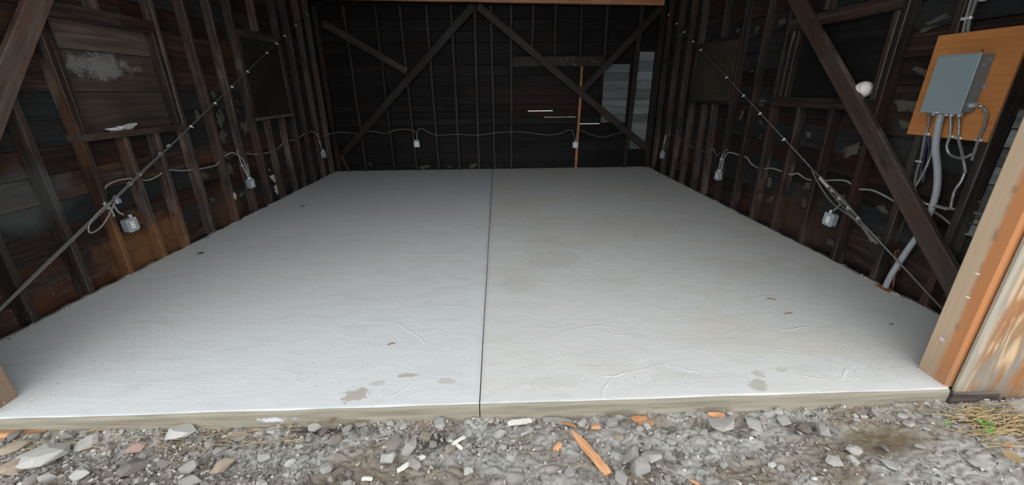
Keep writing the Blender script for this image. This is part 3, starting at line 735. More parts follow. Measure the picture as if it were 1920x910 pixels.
# ------------------------------------------------------------------ mortar lumps pushed through the boards (parts of the walls)
def lump_mesh(name, seed, mat, flat=0.16):
    bm = bmesh.new(); bmesh.ops.create_icosphere(bm, subdivisions=3, radius=1.0)
    for v in bm.verts:
        k = 0.85 + 0.75*noise.noise(v.co*1.3 + Vector((seed*3.1, 0, 0))) + 0.5*noise.noise(v.co*3.3 + Vector((0, seed, 0)))
        v.co = Vector((v.co.x*k, v.co.y*k, v.co.z*k*flat + 0.06*noise.noise(v.co*4)))
    return bm_mesh(bm, name, mat, True)
lumps = [lump_mesh('mortar_lump', s, M['mortar']) for s in range(6)]
flakes = [lump_mesh('paint_flake', s+20, M['mortar_pale'], 0.1) for s in range(4)]
def add_lump(parent, side, y, z, a, b, kind='m'):
    me = random.choice(lumps if kind == 'm' else flakes)
    if side == 'R': a *= 0.8; b *= 0.7
    nm = 'mortar_lump' if kind == 'm' else 'paint_flake'
    n = Vector((1, 0, 0)) if side == 'L' else Vector((-1, 0, 0)) if side == 'R' else Vector((0, -1, 0))
    X = Vector((0, 1, 0)) if side != 'B' else Vector((1, 0, 0))
    Y = n.cross(X); ang = random.uniform(-0.5, 0.5)
    X2 = X*math.cos(ang) + Y*math.sin(ang); Y2 = n.cross(X2)
    Mx = Matrix((X2*a, Y2*b, n*min(a, b))).transposed().to_4x4()
    p = {'L': Vector((SL+0.002, y, z)), 'R': Vector((SR-0.002, y, z)), 'B': Vector((y, SB-0.002, z))}[side]
    if kind == 'stud': p.x += 0.1 if side == 'L' else -0.1
    Mx.translation = p
    link(nm, me, parent, Mx)
for y, z, a, b in [(5.24, 1.47, .06, .05), (5.26, 1.21, .10, .09), (5.22, 1.0, .085, .075), (5.17, 0.78, .10, .06), (5.19, 0.60, .09, .085), (5.72, 1.06, .08, .09), (4.88, 1.27, .05, .06), (5.66, 1.38, .04, .03), (5.64, 1.28, .04, .02), (4.72, 0.61, .09, .05),
                   (6.47, 1.44, .04, .04), (6.3, 1.6, .03, .02), (6.62, 1.62, .03, .02), (6.63, 0.49, .03, .05), (4.75, 0.33, .06, .05), (4.62, 1.72, .03, .02), (5.3, 0.25, .06, .04)]:
    add_lump(wl, 'L', y, z, a, b)
for y, z, a, b in [(5.41, 2.17, .06, .08), (4.95, 2.19, .10, .05), (6.27, 2.23, .07, .04), (5.83, 2.21, .07, .05), (5.04, 1.35, .11, .06), (5.40, 1.18, .05, .09), (4.97, 1.12, .07, .04), (3.60, 0.97, .13, .07), (3.55, 1.17, .10, .05),
                   (3.56, 0.53, .10, .07), (3.95, 0.37, .11, .09), (3.98, 0.55, .08, .07), (4.39, 0.17, .08, .07), (4.50, 0.27, .09, .06), (3.5, 0.10, .12, .07), (3.18, 1.61, .08, .03), (3.22, 1.93, .14, .05), (3.20, 1.36, .14, .07), (3.15, 1.22, .10, .05), (5.18, 1.55, .09, .03),
                   (6.42, 0.17, .06, .09), (6.8, 0.10, .05, .08), (4.59, 0.47, .06, .08), (5.2, 1.9, .05, .05), (5.35, 1.72, .06, .04), (4.9, 0.95, .05, .06), (4.15, 1.05, .05, .05), (3.1, 0.3, .1, .06), (3.12, 0.55, .08, .04), (7.0, 0.3, .05, .07)]:
    add_lump(wr, 'R', y, z, a, b)
for x, z, a, b in [(-1.5, 0.05, .11, .035), (-0.52, 0.06, .09, .05), (-2.6, 0.12, .04, .03), (-1.0, 0.05, .06, .02)]:
    add_lump(wb, 'B', x, z, a, b)
for y, z, a, b in [(6.12, 0.30, .06, .14), (6.15, 0.12, .07, .08), (5.95, 0.2, .03, .10), (5.0, 0.3, .03, .05), (3.38, 0.62, .02, .05)]:
    add_lump(wl, 'L', y, z, a, b, 'stud' if y in (5.0, 3.38) else 'f')

# chalk scribbles on the header plank
def strokes(name, segs, parent):
    bm = bmesh.new()
    for (xa, za), (xb, zb) in segs:
        bm_tube(bm, [Vector((xa, YB+0.053, za)), Vector((xb, YB+0.053, zb))], 0.007, 5)
    link(name, bm_mesh(bm, name, M['chalk']), parent)
strokes('chalk_mark', [((1.22, 2.06), (1.22, 1.99)), ((1.22, 1.99), (1.28, 1.99)), ((1.31, 2.07), (1.31, 2.0)), ((1.31, 2.07), (1.36, 2.07)), ((1.31, 2.035), (1.35, 2.035)), ((1.40, 2.07), (1.46, 2.07)), ((1.46, 2.07), (1.42, 1.99)),
        ((1.42, 1.95), (1.50, 1.95)), ((1.50, 1.95), (1.48, 1.92)), ((1.78, 2.03), (1.80, 1.99)), ((1.80, 1.99), (1.85, 2.0)), ((1.87, 1.98), (1.92, 1.99))], wb)

# ------------------------------------------------------------------ THINGS: beam and braces
o = timber('ceiling_beam', (-3.27, YB-0.045, 3.082), (3.01, YB-0.045, 2.974), 0.15, 0.08, (0, -1, 0), M['beam'])
setp(o, 'new orange timber beam across the top of the dark back wall', 'beam')
def brace(p0, p1, nrm, label, w_=0.14, mat='brace', th=0.048):
    o = timber('diagonal_brace', p0, p1, w_, th, nrm, M[mat], None, random.randrange(3), 0.004)
    setp(o, label, 'brace', 'diagonal braces on the garage walls'); return o
brace((XL+0.026, 1.83, 0.08), (XL+0.026, 4.02, 2.93), (1, 0, 0), 'thick brown diagonal brace crossing the left wall at the left edge')
brace((XR-0.026, 2.24, 0.17), (XR-0.026, 5.235, 2.93), (-1, 0, 0), 'thick brown diagonal brace on the right wall beside the electrical panel')
yb = YB-0.026
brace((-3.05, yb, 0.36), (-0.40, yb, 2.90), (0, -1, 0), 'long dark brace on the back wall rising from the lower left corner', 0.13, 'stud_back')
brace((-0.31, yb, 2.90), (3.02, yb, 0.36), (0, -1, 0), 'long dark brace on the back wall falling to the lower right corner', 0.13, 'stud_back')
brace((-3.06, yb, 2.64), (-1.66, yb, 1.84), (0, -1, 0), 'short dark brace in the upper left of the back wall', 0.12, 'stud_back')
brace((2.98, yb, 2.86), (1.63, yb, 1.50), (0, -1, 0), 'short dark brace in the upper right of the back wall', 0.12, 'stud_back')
timber('corner_cleat', (-3.10, yb, 0.34), (-2.98, yb, 0.0), 0.07, 0.045, (0, -1, 0), M['stud_back'], wb)

# ------------------------------------------------------------------ THINGS: guy wires
def guy(label, pts, ties, x, inner, extra):
    g = empty('guy_wire', pts[0], label, 'wire')
    tube_obj('cable', pts, 0.0062, M['steel'], g, 7, 1)
    a, b = Vector(pts[0]), Vector(pts[-1]); d = (b-a).normalized()
    for y in ties:
        p = a + (b-a)*((y-a.y)/(b.y-a.y))
        cyl_obj('cable_tie', p-d*0.010, p+d*0.010, 0.0105, M['tie'], g, None, 8)
        cyl_obj('cable_tie', p, p+Vector((-inner*0.0+inner*0.025, 0, -0.012)), 0.005, M['tie'], g, None, 5)
    extra(g, a, b, d)
    return g
xl_ = XL+0.022
def left_extra(g, a, b, d):
    def at(y, dx=0.012, dz=0.0): 
        p = a + (b-a)*((y-a.y)/(b.y-a.y)); return p + Vector((dx, 0, dz))
    tube_obj('return_strand', [at(1.85, .014, .006), at(2.6, .014, .024), at(3.1, .014, .026), at(3.5, .014, .022), at(3.9, .014, .022), at(4.12, .014, .012), at(4.22, .01, 0)], 0.0075, M['steel'], g, 7, 5)
    tube_obj('wire_loop', [at(3.42, .02, .0), at(3.30, .02, -.055), at(3.20, .02, -.07), at(3.12, .02, -.04), at(3.14, .02, .015), at(3.26, .02, .035), at(3.38, .02, .02)], 0.006, M['cable'], g, 7, 6)
    for y in (3.45, 3.62, 3.75, 4.05, 4.18): cyl_obj('wire_clip', at(y, .0, .01)-d*0.014, at(y, .0, .01)+d*0.010, 0.016, M['zinc'], g, None, 8)
    bm = bmesh.new(); bm_box(bm, (0, 0, 0), (0.03, 0.05, 0.045), 0.008)
    link('turnbuckle', bm_mesh(bm, 'turnbuckle', M['galv']), g, Matrix.Translation(at(3.45, .01, -.02)))
guy('slack steel guy wire running up the left wall to the back corner', [(xl_, 8.20, 2.845), (xl_, 1.86, -0.085+0.02)], [8.0, 7.5, 7.05, 6.75, 6.42, 5.83, 5.42, 5.03, 4.55], XL, 1, left_extra)
xr_ = XR-0.03
def right_extra(g, a, b, d):
    def at(y, dx=-0.012, dz=0.0):
        p = a + (b-a)*((y-a.y)/(b.y-a.y)); return p + Vector((dx, 0, dz))
    tube_obj('strand', [at(3.83, -.006, 0), at(3.62, -.014, .02), at(3.40, -.014, .03), at(3.18, -.014, .02), at(2.96, -.014, -.03)], 0.007, M['steel'], g, 7, 5)
    tube_obj('strand', [at(3.83, -.006, 0), at(3.66, -.014, -.05), at(3.46, -.014, -.075), at(3.27, -.014, -.035), at(3.08, -.014, -.015), at(2.93, -.014, -.02)], 0.007, M['steel'], g, 7, 5)
    tube_obj('strand', [at(3.60, -.01, -.01), at(3.40, -.016, -.02), at(3.15, -.016, -.012), at(2.98, -.012, -.045)], 0.006, M['steel'], g, 7, 5)
    bm = bmesh.new(); bm_box(bm, (0, 0, 0), (0.025, 0.14, 0.028), 0.006)
    link('turnbuckle', bm_mesh(bm, 'turnbuckle', M['zinc']), g, Matrix.Translation(at(3.62, -.014, .008)) @ Matrix.Rotation(math.atan2(-(b-a).z, -(b-a).y), 4, 'X'))
    for y in (3.50, 3.40, 3.28, 3.16): cyl_obj('wire_clip', at(y, -.014, .012)-d*0.011, at(y, -.014, .012)+d*0.009, 0.015, M['zinc'], g, None, 8)
guy('steel guy wire running up the right wall past the turnbuckle', [(xr_, 8.10, 2.79), (xr_, 2.26, 0.02)], [7.95, 7.55, 7.2, 6.82, 6.52, 5.67, 5.20, 4.80, 4.30], XR, -1, right_extra)

# ------------------------------------------------------------------ THINGS: wall cables
def wcable(label, pts, r=0.008, mat='cable'):
    o = tube_obj('power_cable', pts, r, M[mat], None, 7, 8)
    setp(o, label, 'cable', 'power cables along the walls'); return o
cx = SL+0.05
wcable('grey cable looping from the nearest junction box along the left wall', [(XL+.004, 3.40, 0.52), (cx+.03, 3.42, 0.66), (cx+.01, 3.46, 0.76), (cx, 3.6, 0.79), (cx, 3.76, 0.775), (cx, 3.9, 0.73), (cx, 4.05, 0.75), (cx, 4.15, 0.78), (cx, 4.4, 0.73), (cx, 4.86, 0.70), (cx, 5.0, 0.76), (cx+.03, 5.2, 0.80), (cx+.05, 5.34, 0.68), (XL+.006, 5.35, 0.46)])
wcable('grey cable sagging between studs along the rear of the left wall', [(XL+.004, 5.38, 0.46), (cx+.04, 5.42, 0.66), (cx, 5.5, 0.74), (cx, 5.85, 0.69), (cx, 6.3, 0.70), (cx, 6.58, 0.80), (cx, 6.65, 0.78), (cx, 6.98, 0.77), (cx, 7.25, 0.83), (cx, 7.4, 0.84), (cx+.03, 7.6, 0.82), (XL, 7.72, 0.66), (XL+.006, 7.72, 0.48)], 0.0075)
cy = YB-0.008
wcable('thin grey cable waving across the left half of the back wall', [(SL+.06, 7.9, 0.72), (-3.1, cy+.05, 0.76), (-2.75, cy-.03, 0.74), (-2.43, cy-.004, 0.775), (-2.2, cy, 0.73), (-1.95, cy, 0.80), (-1.68, cy-.004, 0.79), (-1.60, cy, 0.72), (-1.60, cy, 0.56)], 0.0075, 'cable_back')
wcable('thin grey cable waving across the middle of the back wall', [(-1.585, cy, 0.56), (-1.58, cy, 0.74), (-1.50, cy, 0.82), (-1.36, cy, 0.75), (-1.2, cy, 0.69), (-0.8, cy, 0.70), (-0.4, cy, 0.68), (0.0, cy, 0.72), (0.4, cy, 0.73), (0.7, cy, 0.70), (1.0, cy, 0.665), (1.25, cy, 0.70), (1.43, cy, 0.76), (1.50, cy, 0.68), (1.535, cy, 0.52)], 0.0075, 'cable_back')
wcable('thin grey cable from the right rear box towards the pale boards', [(1.545, cy, 0.52), (1.56, cy, 0.66), (1.62, cy-.03, 0.75), (1.85, cy-.01, 0.66), (2.1, cy+.04, 0.61), (2.35, cy+.06, 0.66), (2.5, cy+.07, 0.70)], 0.0075, 'cable_back')
cx = SR-0.05
wcable('grey cable draped between studs along the rear of the right wall', [(XR-.004, 7.5, 0.40), (XR-.004, 7.48, 0.66), (cx, 7.4, 0.72), (cx, 7.1, 0.70), (cx, 6.7, 0.66), (cx, 6.5, 0.61), (cx, 6.28, 0.62), (cx, 6.0, 0.60), (cx, 5.88, 0.68), (cx, 5.75, 0.60), (cx-.03, 5.6, 0.66), (XR-.004, 5.50, 0.60), (XR-.004, 5.48, 0.40)], 0.0075, 'cable_back')
wcable('grey cable draped between studs along the front of the right wall', [(XR-.004, 5.46, 0.40), (XR-.004, 5.44, 0.62), (XR-.002, 5.34, 0.70), (cx-.02, 5.15, 0.69), (cx, 5.02, 0.68), (cx, 4.9, 0.62), (cx, 4.7, 0.60), (cx, 4.5, 0.64), (cx, 4.2, 0.63), (cx, 4.1, 0.66), (cx, 3.95, 0.63), (cx, 3.75, 0.66), (cx, 3.5, 0.71), (cx, 3.36, 0.67), (cx, 3.2, 0.69), (cx, 2.98, 0.65)])

# ------------------------------------------------------------------ THINGS: junction boxes
def rounded_plate(w_, h_, d_, r, mat, name, seg=3):
    """plate in local XZ, depth along +Y"""
    bm = bmesh.new(); pts = []
    for cx_, cz_, a0 in ((w_/2-r, h_/2-r, 0), (-w_/2+r, h_/2-r, PI/2), (-w_/2+r, -h_/2+r, PI), (w_/2-r, -h_/2+r, 1.5*PI)):
        for k in range(seg+1):
            a = a0 + PI/2*k/seg; pts.append((cx_+r*math.cos(a), cz_+r*math.sin(a)))
    A = [bm.verts.new((x, 0, z)) for x, z in pts]; B = [bm.verts.new((x, d_, z)) for x, z in pts]
    n = len(pts)
    for k in range(n): bm.faces.new((A[k], A[(k+1) % n], B[(k+1) % n], B[k]))
    bm.faces.new(A); bm.faces.new(list(reversed(B)))
    bmesh.ops.recalc_face_normals(bm, faces=bm.faces)
    return bm_mesh(bm, name, mat)
JB = dict(body=rounded_plate(0.108, 0.115, 0.042, 0.016, M['galv'], 'box_body'), cover=rounded_plate(0.112, 0.119, 0.006, 0.018, M['galv_cover'], 'box_cover'),
          sticker=rounded_plate(0.038, 0.062, 0.001, 0.002, M['sticker'], 'box_sticker', 1), mark=rounded_plate(0.024, 0.004, 0.0006, 0.001, M['ink'], 'sticker_mark', 1))
def jbox(loc, nrm, label, legs, tilt=0.0):
    n = Vector(nrm); Z = Vector((0, 0, 1)); X = n.cross(Z)
    Rm = Matrix((X, n, Z)).transposed().to_4x4() @ Matrix.Rotation(tilt, 4, 'Y')
    B = Matrix.Translation(Vector(loc)) @ Rm
    e = link('junction_box', None, None, B); e.empty_display_size = 0.05
    setp(e, label, 'junction box', 'metal junction boxes on the walls')
    def sub(nm, me, off, par=e):
        o = bpy.data.objects.new(nm, me); COL.objects.link(o); o.parent = par; o.location = off; return o
    sub('box_body', JB['body'], (0, 0.0, 0)); cv = sub('box_cover', JB['cover'], (0, 0.042, 0))
    st = sub('sticker', JB['sticker'], (0, 0.0062, -0.002), cv); st['label'] = 'white paper sticker'
    for sx_ in (-1, 1):
        for sz_ in (-1, 1):
            bm = bmesh.new(); cyl_bm(bm, (0, 0, 0), (0, 0.003, 0), 0.005, None, 8)
            sub('screw', bm_mesh(bm, 'screw', M['zinc']), (sx_*0.043, 0.0058, sz_*0.047), cv)
    mk = sub('sticker_mark', JB['mark'], (0, 0.0068, 0.012), cv); mk = sub('sticker_mark', JB['mark'], (0, 0.0068, -0.014), cv)
    for dx in legs:
        bm = bmesh.new(); cyl_bm(bm, (0, 0, 0), (0, 0, 0.028), 0.012, None, 10); cyl_bm(bm, (0, 0, 0.02), (0, 0, 0.026), 0.016, None, 6)
        sub('connector', bm_mesh(bm, 'connector', M['zinc']), (dx, 0.026, 0.055))
    return e
jl1 = jbox((XL+0.002, 3.49, 0.42), (1, 0, 0), 'grey metal junction box low on the left wall beside the orange-stained stud', (-0.03,), 0.05)
box_obj('conduit_stub', (XL+0.03, 3.575, 0.445), (0.014, 0.07, 0.014), M['cable'], None) if False else None
jbox((XL+0.002, 5.33, 0.385), (1, 0, 0), 'grey metal junction box on the middle of the left wall', (-0.02, 0.02))
jbox((XL+0.002, 7.72, 0.41), (1, 0, 0), 'small grey junction box on the left wall near the back corner', (-0.02, 0.02))
jbox((-1.60, YB-0.002, 0.525), (0, -1, 0), 'pale junction box on the left half of the back wall', (-0.02, 0.02))
jbox((1.54, YB-0.002, 0.47), (0, -1, 0), 'pale junction box beside the orange stick on the back wall', (0.0,))
jbox((XR-0.002, 3.455, 0.36), (-1, 0, 0), 'grey metal junction box on the right wall under the guy wire', (0.02,), -0.05)
jbox((XR-0.002, 5.47, 0.365), (-1, 0, 0), 'grey metal junction box on the middle of the right wall', (-0.02, 0.02))
jbox((XR-0.002, 7.5, 0.345), (-1, 0, 0), 'small grey junction box on the right wall near the back corner', (-0.02, 0.02))
def feeder(pts, label, clips):
    f = tube_obj('flexible_conduit', pts, 0.008, M['flex'], None, 8, 6, 0.14, 0.006)
    setp(f, label, 'conduit')
    for p in clips: box_obj('conduit_clip', p, (0.02, 0.045, 0.018), M['zinc'], f, 0.003)
feeder([(XL+.03, 3.46, 0.52), (XL+.02, 3.43, 0.56), (XL+.03, 3.40, 0.64)], 'short flexible conduit above the nearest left junction box', [])
feeder([(XL+.03, 5.31, 0.47), (XL+.015, 5.27, 0.62), (XL+.02, 5.24, 0.72), (XL+.02, 5.23, 0.84)], 'flexible conduit rising from the middle junction box on the left wall', [(XL+.014, 5.27, 0.63)])
feeder([(XR-.03, 3.44, 0.45), (XR-.02, 3.40, 0.52), (XR-.02, 3.36, 0.56)], 'short flexible conduit above the junction box under the guy wire', [])
feeder([(XR-.03, 5.49, 0.45), (XR-.015, 5.50, 0.58), (XR-.012, 5.44, 0.70), (XR-.02, 5.36, 0.74)], 'flexible conduit curving up from the middle junction box on the right wall', [(XR-.012, 5.5, 0.59)])
feeder([(XL+.03, 7.70, 0.50), (XL+.015, 7.66, 0.62), (XL+.012, 7.66, 0.80)], 'flexible conduit above the rear junction box on the left wall', [(XL+.012, 7.66, 0.64)])
feeder([(XR-.03, 7.52, 0.43), (XR-.012, 7.53, 0.56), (XR-.012, 7.50, 0.72)], 'flexible conduit above the rear junction box on the right wall', [(XR-.012, 7.53, 0.57)])

# ------------------------------------------------------------------ THINGS: electrical panel group on the right wall
bb = box_obj('plywood_backboard', (XR-0.011, 2.745, 1.50), (0.019, 0.53, 0.66), M['backboard'], None, 0.002)
setp(bb, 'orange plywood backboard behind the grey electrical panel', 'board')
ep = empty('electrical_panel', (XR-0.021, 2.735, 1.515), 'grey metal electrical panel box mounted on the orange plywood', 'electrical panel')
box_obj('panel_body', (XR-0.021-0.047, 2.735, 1.515), (0.094, 0.245, 0.345), M['panel_side'], ep, 0.004)
cv = box_obj('panel_cover', (XR-0.021-0.098, 2.735, 1.512), (0.008, 0.262, 0.362), M['panel_grey'], ep, 0.003)
box_obj('cover_lip', (XR-0.021-0.098, 2.735, 1.688), (0.018, 0.262, 0.010), M['panel_grey'], cv, 0.003)
box_obj('latch', (XR-0.021-0.103, 2.755, 1.337), (0.012, 0.034, 0.012), M['zinc'], cv, 0.003)
for z, x in ((1.62, 0.05), (1.655, 0.03)): cyl_obj('knockout', (XR-0.021-x, 2.6125, z), (XR-0.021-x, 2.6095, z), 0.011, M['panel_grey'], ep, None, 12)
cyl_obj('side_connector', (XR-0.06, 2.613, 1.385), (XR-0.06, 2.585, 1.385), 0.015, M['zinc'], ep, None, 10)
box_obj('hanger_tab', (XR-0.024, 2.61, 1.50), (0.006, 0.03, 0.02), M['galv'], ep)
for y in (2.82, 2.735, 2.70, 2.655):
    cyl_obj('bottom_connector', (XR-0.06, y, 1.345), (XR-0.06, y, 1.315), 0.014, M['zinc'], ep, None, 8)

pv = tube_obj('plastic_conduit', [(XR-0.07, 2.765, 1.335), (XR-0.06, 2.765, 1.25), (XR-0.03, 2.76, 1.10), (XR+0.015, 2.735, 0.95), (XR+0.035, 2.705, 0.78), (XR+0.04, 2.71, 0.55), (XR+0.01, 2.74, 0.32), (XR-0.02, 2.76, 0.12), (XR-0.03, 2.765, -0.03)], 0.021, M['pvc'], None, 14, 8)
setp(pv, 'thick grey plastic conduit dropping from the panel to the slab', 'conduit')
box_obj('conduit_strap', (XR+0.045, 2.64, 0.70), (0.02, 0.07, 0.02), M['zinc'], pv, 0.003)
box_obj('floor_collar', (XR-0.035, 2.765, 0.004), (0.07, 0.10, 0.016), M['new_stick'], pv, 0.004)
def flex(label, pts, clips=(), rib=0.16, r=0.009, mat='flex'):
    f = tube_obj('flexible_conduit', pts, r, M[mat], None, 8, 8, rib, 0.006 if rib else None)
    setp(f, label, 'conduit', 'flexible conduits below the electrical panel')
    for p in clips: box_obj('conduit_clip', p, (0.014, 0.042, 0.016), M['zinc'], f, 0.003)
xs = XR-0.03
flex('flexible conduit leaving the bottom left of the panel and bending left', [(XR-.06, 2.85, 1.33), (xs-.01, 2.85, 1.24), (xs, 2.86, 1.19), (xs+.02, 2.87, 1.12), (xs+.05, 2.88, 1.02), (xs+.06, 2.885, 0.92), (xs+.06, 2.87, 0.82), (xs+.06, 2.83, 0.75), (xs+.06, 2.76, 0.705), (xs+.06, 2.66, 0.70), (xs+.05, 2.53, 0.72)], [(xs+.002, 2.855, 1.185)])
flex('short flexible conduit looping under the middle of the panel', [(XR-.06, 2.715, 1.33), (xs-.01, 2.70, 1.24), (xs, 2.695, 1.18), (xs+.01, 2.70, 1.12), (xs+.02, 2.68, 1.075), (xs+.02, 2.63, 1.055), (xs+.01, 2.57, 1.06), (xs+.01, 2.535, 1.09)], [(xs+.002, 2.69, 1.185)], 0.0)
flex('flexible conduit slanting right from the middle of the panel', [(XR-.06, 2.665, 1.33), (xs-.01, 2.65, 1.24), (xs, 2.64, 1.18), (xs+.01, 2.60, 1.10), (xs+.02, 2.565, 1.02), (xs+.05, 2.56, 0.96)], [(xs+.002, 2.64, 1.18)])
flex('flexible conduit curving from the right side of the panel', [(XR-.06, 2.585, 1.385), (XR-.06, 2.55, 1.38), (xs-.01, 2.525, 1.34), (xs-.005, 2.515, 1.27), (xs, 2.52, 1.19), (xs+.01, 2.525, 1.09), (xs+.02, 2.53, 1.05)], [(xs+.002, 2.52, 1.18)])
flex('flexible conduit hanging beside the reddish stud below the panel', [(xs+.06, 2.575, 0.98), (xs+.07, 2.585, 0.90), (xs+.07, 2.60, 0.84), (xs+.05, 2.58, 0.78), (xs+.05, 2.57, 0.72)])
tube_obj
for k, (dy, lab) in enumerate(((0.0, 'dark blue cable behind the left flexible conduit'), (-0.03, 'second dark cable behind the left flexible conduit'))):
    o = tube_obj('dark_cable', [(xs+.01, 2.845+dy*.2, 1.17), (xs+.035, 2.855+dy, 1.06), (xs+.06, 2.86+dy, 0.94), (xs+.065, 2.85+dy, 0.83)], 0.008, M['dark_wire'], None, 7, 6)
    setp(o, lab, 'cable')
o = tube_obj('flexible_conduit', [(xs+.03, 2.84, 1.17), (xs+.045, 2.82, 1.06), (xs+.06, 2.835, 0.92), (xs+.06, 2.86, 0.80)], 0.009, M['flex'], None, 8, 8, 0.18, 0.006)
setp(o, 'ribbed flexible conduit beside the dark cables under the panel', 'conduit')
box_obj('conduit_clip', (xs+.045, 2.885, 0.985), (0.012, 0.045, 0.014), M['zinc'], o, 0.003)
for dy, lab in ((0.0, 'left of the two flexible conduits rising above the orange backboard'), (-0.03, 'right of the two flexible conduits rising above the orange backboard')):
    o = tube_obj('flexible_conduit', [(XR-.004, 2.86+dy, 1.80), (XR-.012, 2.87+dy*.8, 1.90), (XR-.012, 2.88+dy, 2.05), (XR-.01, 2.89+dy, 2.4), (XR-.01, 2.9+dy, 2.9)], 0.009, M['flex'], None, 8, 6, 0.15, 0.007)
    setp(o, lab, 'conduit')
    box_obj('conduit_clip', (XR-.012, 2.885+dy*1.1, 1.915), (0.02, 0.03, 0.018), M['zinc'], o, 0.003)
o = tube_obj('flexible_conduit', [(xs+.08, 2.82, 0.66), (xs+.08, 2.72, 0.66), (xs+.07, 2.62, 0.64), (xs+.06, 2.52, 0.60)], 0.008, M['flex'], None, 8, 6, 0.1, 0.007)
setp(o, 'flexible conduit crossing behind the grey plastic conduit near its bend', 'conduit')
# white ring high up
bm = bmesh.new(); bm_tube(bm, [Vector((0, 0.058*math.cos(a), 0.05*math.sin(a))) for a in [2*PI*k/24 for k in range(25)]], 0.012, 8)
o = link('pipe_ring', bm_mesh(bm, 'pipe_ring', M['tie'], True), None, Matrix.Translation((SR-0.02, 2.89, 2.075))); setp(o, 'white plastic ring on the right wall above the orange backboard', 'ring')
# ball between brace and stud
bm = bmesh.new(); bmesh.ops.create_uvsphere(bm, u_segments=28, v_segments=18, radius=0.068)
bl = link('ball', bm_mesh(bm, 'ball', M['ball'], True), None, Matrix.Translation((XR+0.035, 3.56, 1.48))); setp(bl, 'white ball with a faded red band sitting on the window ledge by the brace', 'ball')
bm = bmesh.new(); bm_tube(bm, [Vector((0.0615*math.sin(a)*0.55-0.03, -0.052*0.6+0.02*math.cos(a), 0.058*math.cos(a))).normalized()*0.0672 for a in [2*PI*k/28 for k in range(29)]], 0.0022, 6)
link('red_band', bm_mesh(bm, 'red_band', M['ball_red'], True), bl, Matrix.Translation((XR+0.035, 3.56, 1.48)))
# copper wires
o = tube_obj('copper_wire', [(XR+.0, 2.735, 0.02), (XR+.0, 2.75, 0.14), (XR+.01, 2.74, 0.19), (XR+.0, 2.765, 0.29), (XR+.0, 2.72, 0.32)], 0.004, M['copper'], None, 6, 6); setp(o, 'bent copper wire sticking up beside the foot of the plastic conduit', 'wire')
o = tube_obj('copper_wire', [(XR+.0, 2.74, 0.17), (XR+.0, 2.79, 0.245), (XR+.02, 2.83, 0.29), (XR+.02, 2.80, 0.31)], 0.0035, M['copper'], None, 6, 6); setp(o, 'shorter copper wire curling behind the guy wire near the slab', 'wire')
# paper scraps on the left window sill
for k, (y, z, s) in enumerate(((3.72, 1.212, 0.05), (3.86, 1.218, 0.065))):
    bm = bmesh.new(); bmesh.ops.create_icosphere(bm, subdivisions=2, radius=s)
    for v in bm.verts:
        q = v.co*(1+0.8*noise.noise(v.co*30+Vector((k*7, 0, 0)))); v.co = Vector((q.x*.7, q.y*1.2, q.z*.28 + 0.35*max(0, q.y)*k))
    o = link('paper_scrap', bm_mesh(bm, 'paper_scrap', M['paper']), None, Matrix.Translation((XL-0.03, y, z)))
    setp(o, ('flat crumpled white paper scrap on the left window sill', 'taller crumpled white paper scrap on the left window sill')[k], 'paper')

# ------------------------------------------------------------------ THINGS: leaves and bits on the slab
def leaf(loc, L, w_, mat, label, cat='leaf', rz=0.0, curl=0.3):
    bm = bmesh.new(); n = 8; rows = []
    for i in range(n+1):
        f = i/n; hw = w_*math.sin(PI*min(1, f*0.92+0.06))**0.8
        rows.append([bm.verts.new((L*(f-0.5), s*hw, 0.004+curl*L*(f-0.5)**2 + curl*0.6*hw*abs(s))) for s in (-1, -0.5, 0, 0.5, 1)])
    for a, b in zip(rows, rows[1:]):
        for k in range(4): bm.faces.new((a[k], a[k+1], b[k+1], b[k]))
    r = bmesh.ops.solidify(bm, geom=bm.faces[:], thickness=0.0012)
    o = link('dry_leaf', bm_mesh(bm, 'dry_leaf', mat, True), None, Matrix.Translation(loc) @ Matrix.Rotation(rz, 4, 'Z'))
    return setp(o, label, cat)
leaf((-2.98, 3.82, 0.004), 0.055, 0.022, M['leaf_brown'], 'curled brown leaf on the slab near the left wall', 'leaf', 0.6)
leaf((-2.74, 5.54, 0.004), 0.075, 0.016, M['leaf_brown'], 'dark dry leaf farther back on the left of the slab', 'leaf', 0.2)
leaf((2.27, 1.27, ground_h(2.27, 1.27)+0.02), 0.075, 0.03, M['leaf_tan'], 'broad tan leaf on the soil at the lower right corner', 'leaf', 1.1)
leaf((2.33, 1.33, ground_h(2.33, 1.33)+0.015), 0.04, 0.014, M['splinter'], 'small orange leaf on the soil at the right edge', 'leaf', -0.4)
o = leaf((2.352, 1.752, 0.235), 0.03, 0.012, M['petal'], 'pale pink petal stuck to the right door post', 'petal', 0.0)
o.matrix_basis = Matrix.Translation((2.3575, 1.752, 0.235)) @ Matrix.Rotation(-PI/2, 4, 'Y') @ Matrix.Rotation(PI/3, 4, 'Z')
for (x, y, L, a, lab) in ((-0.70, 2.18, 0.022, 0.4, 'tiny dark twig on the slab left of the joint'), (2.03, 2.42, 0.03, 0.1, 'tiny dark twig on the right of the slab nearer the front'), (2.04, 2.63, 0.028, -0.3, 'tiny dark twig on the right of the slab farther back'), (2.62, 2.25, 0.018, 0.2, 'tiny dark chip on the slab near the right post')):
    o = tube_obj('twig', [(x-L*math.cos(a), y-L*math.sin(a), 0.006), (x, y+.003, 0.010), (x+L*math.cos(a), y+L*math.sin(a), 0.006)], 0.003, M['leaf_brown'], None, 5, 3); setp(o, lab, 'twig')

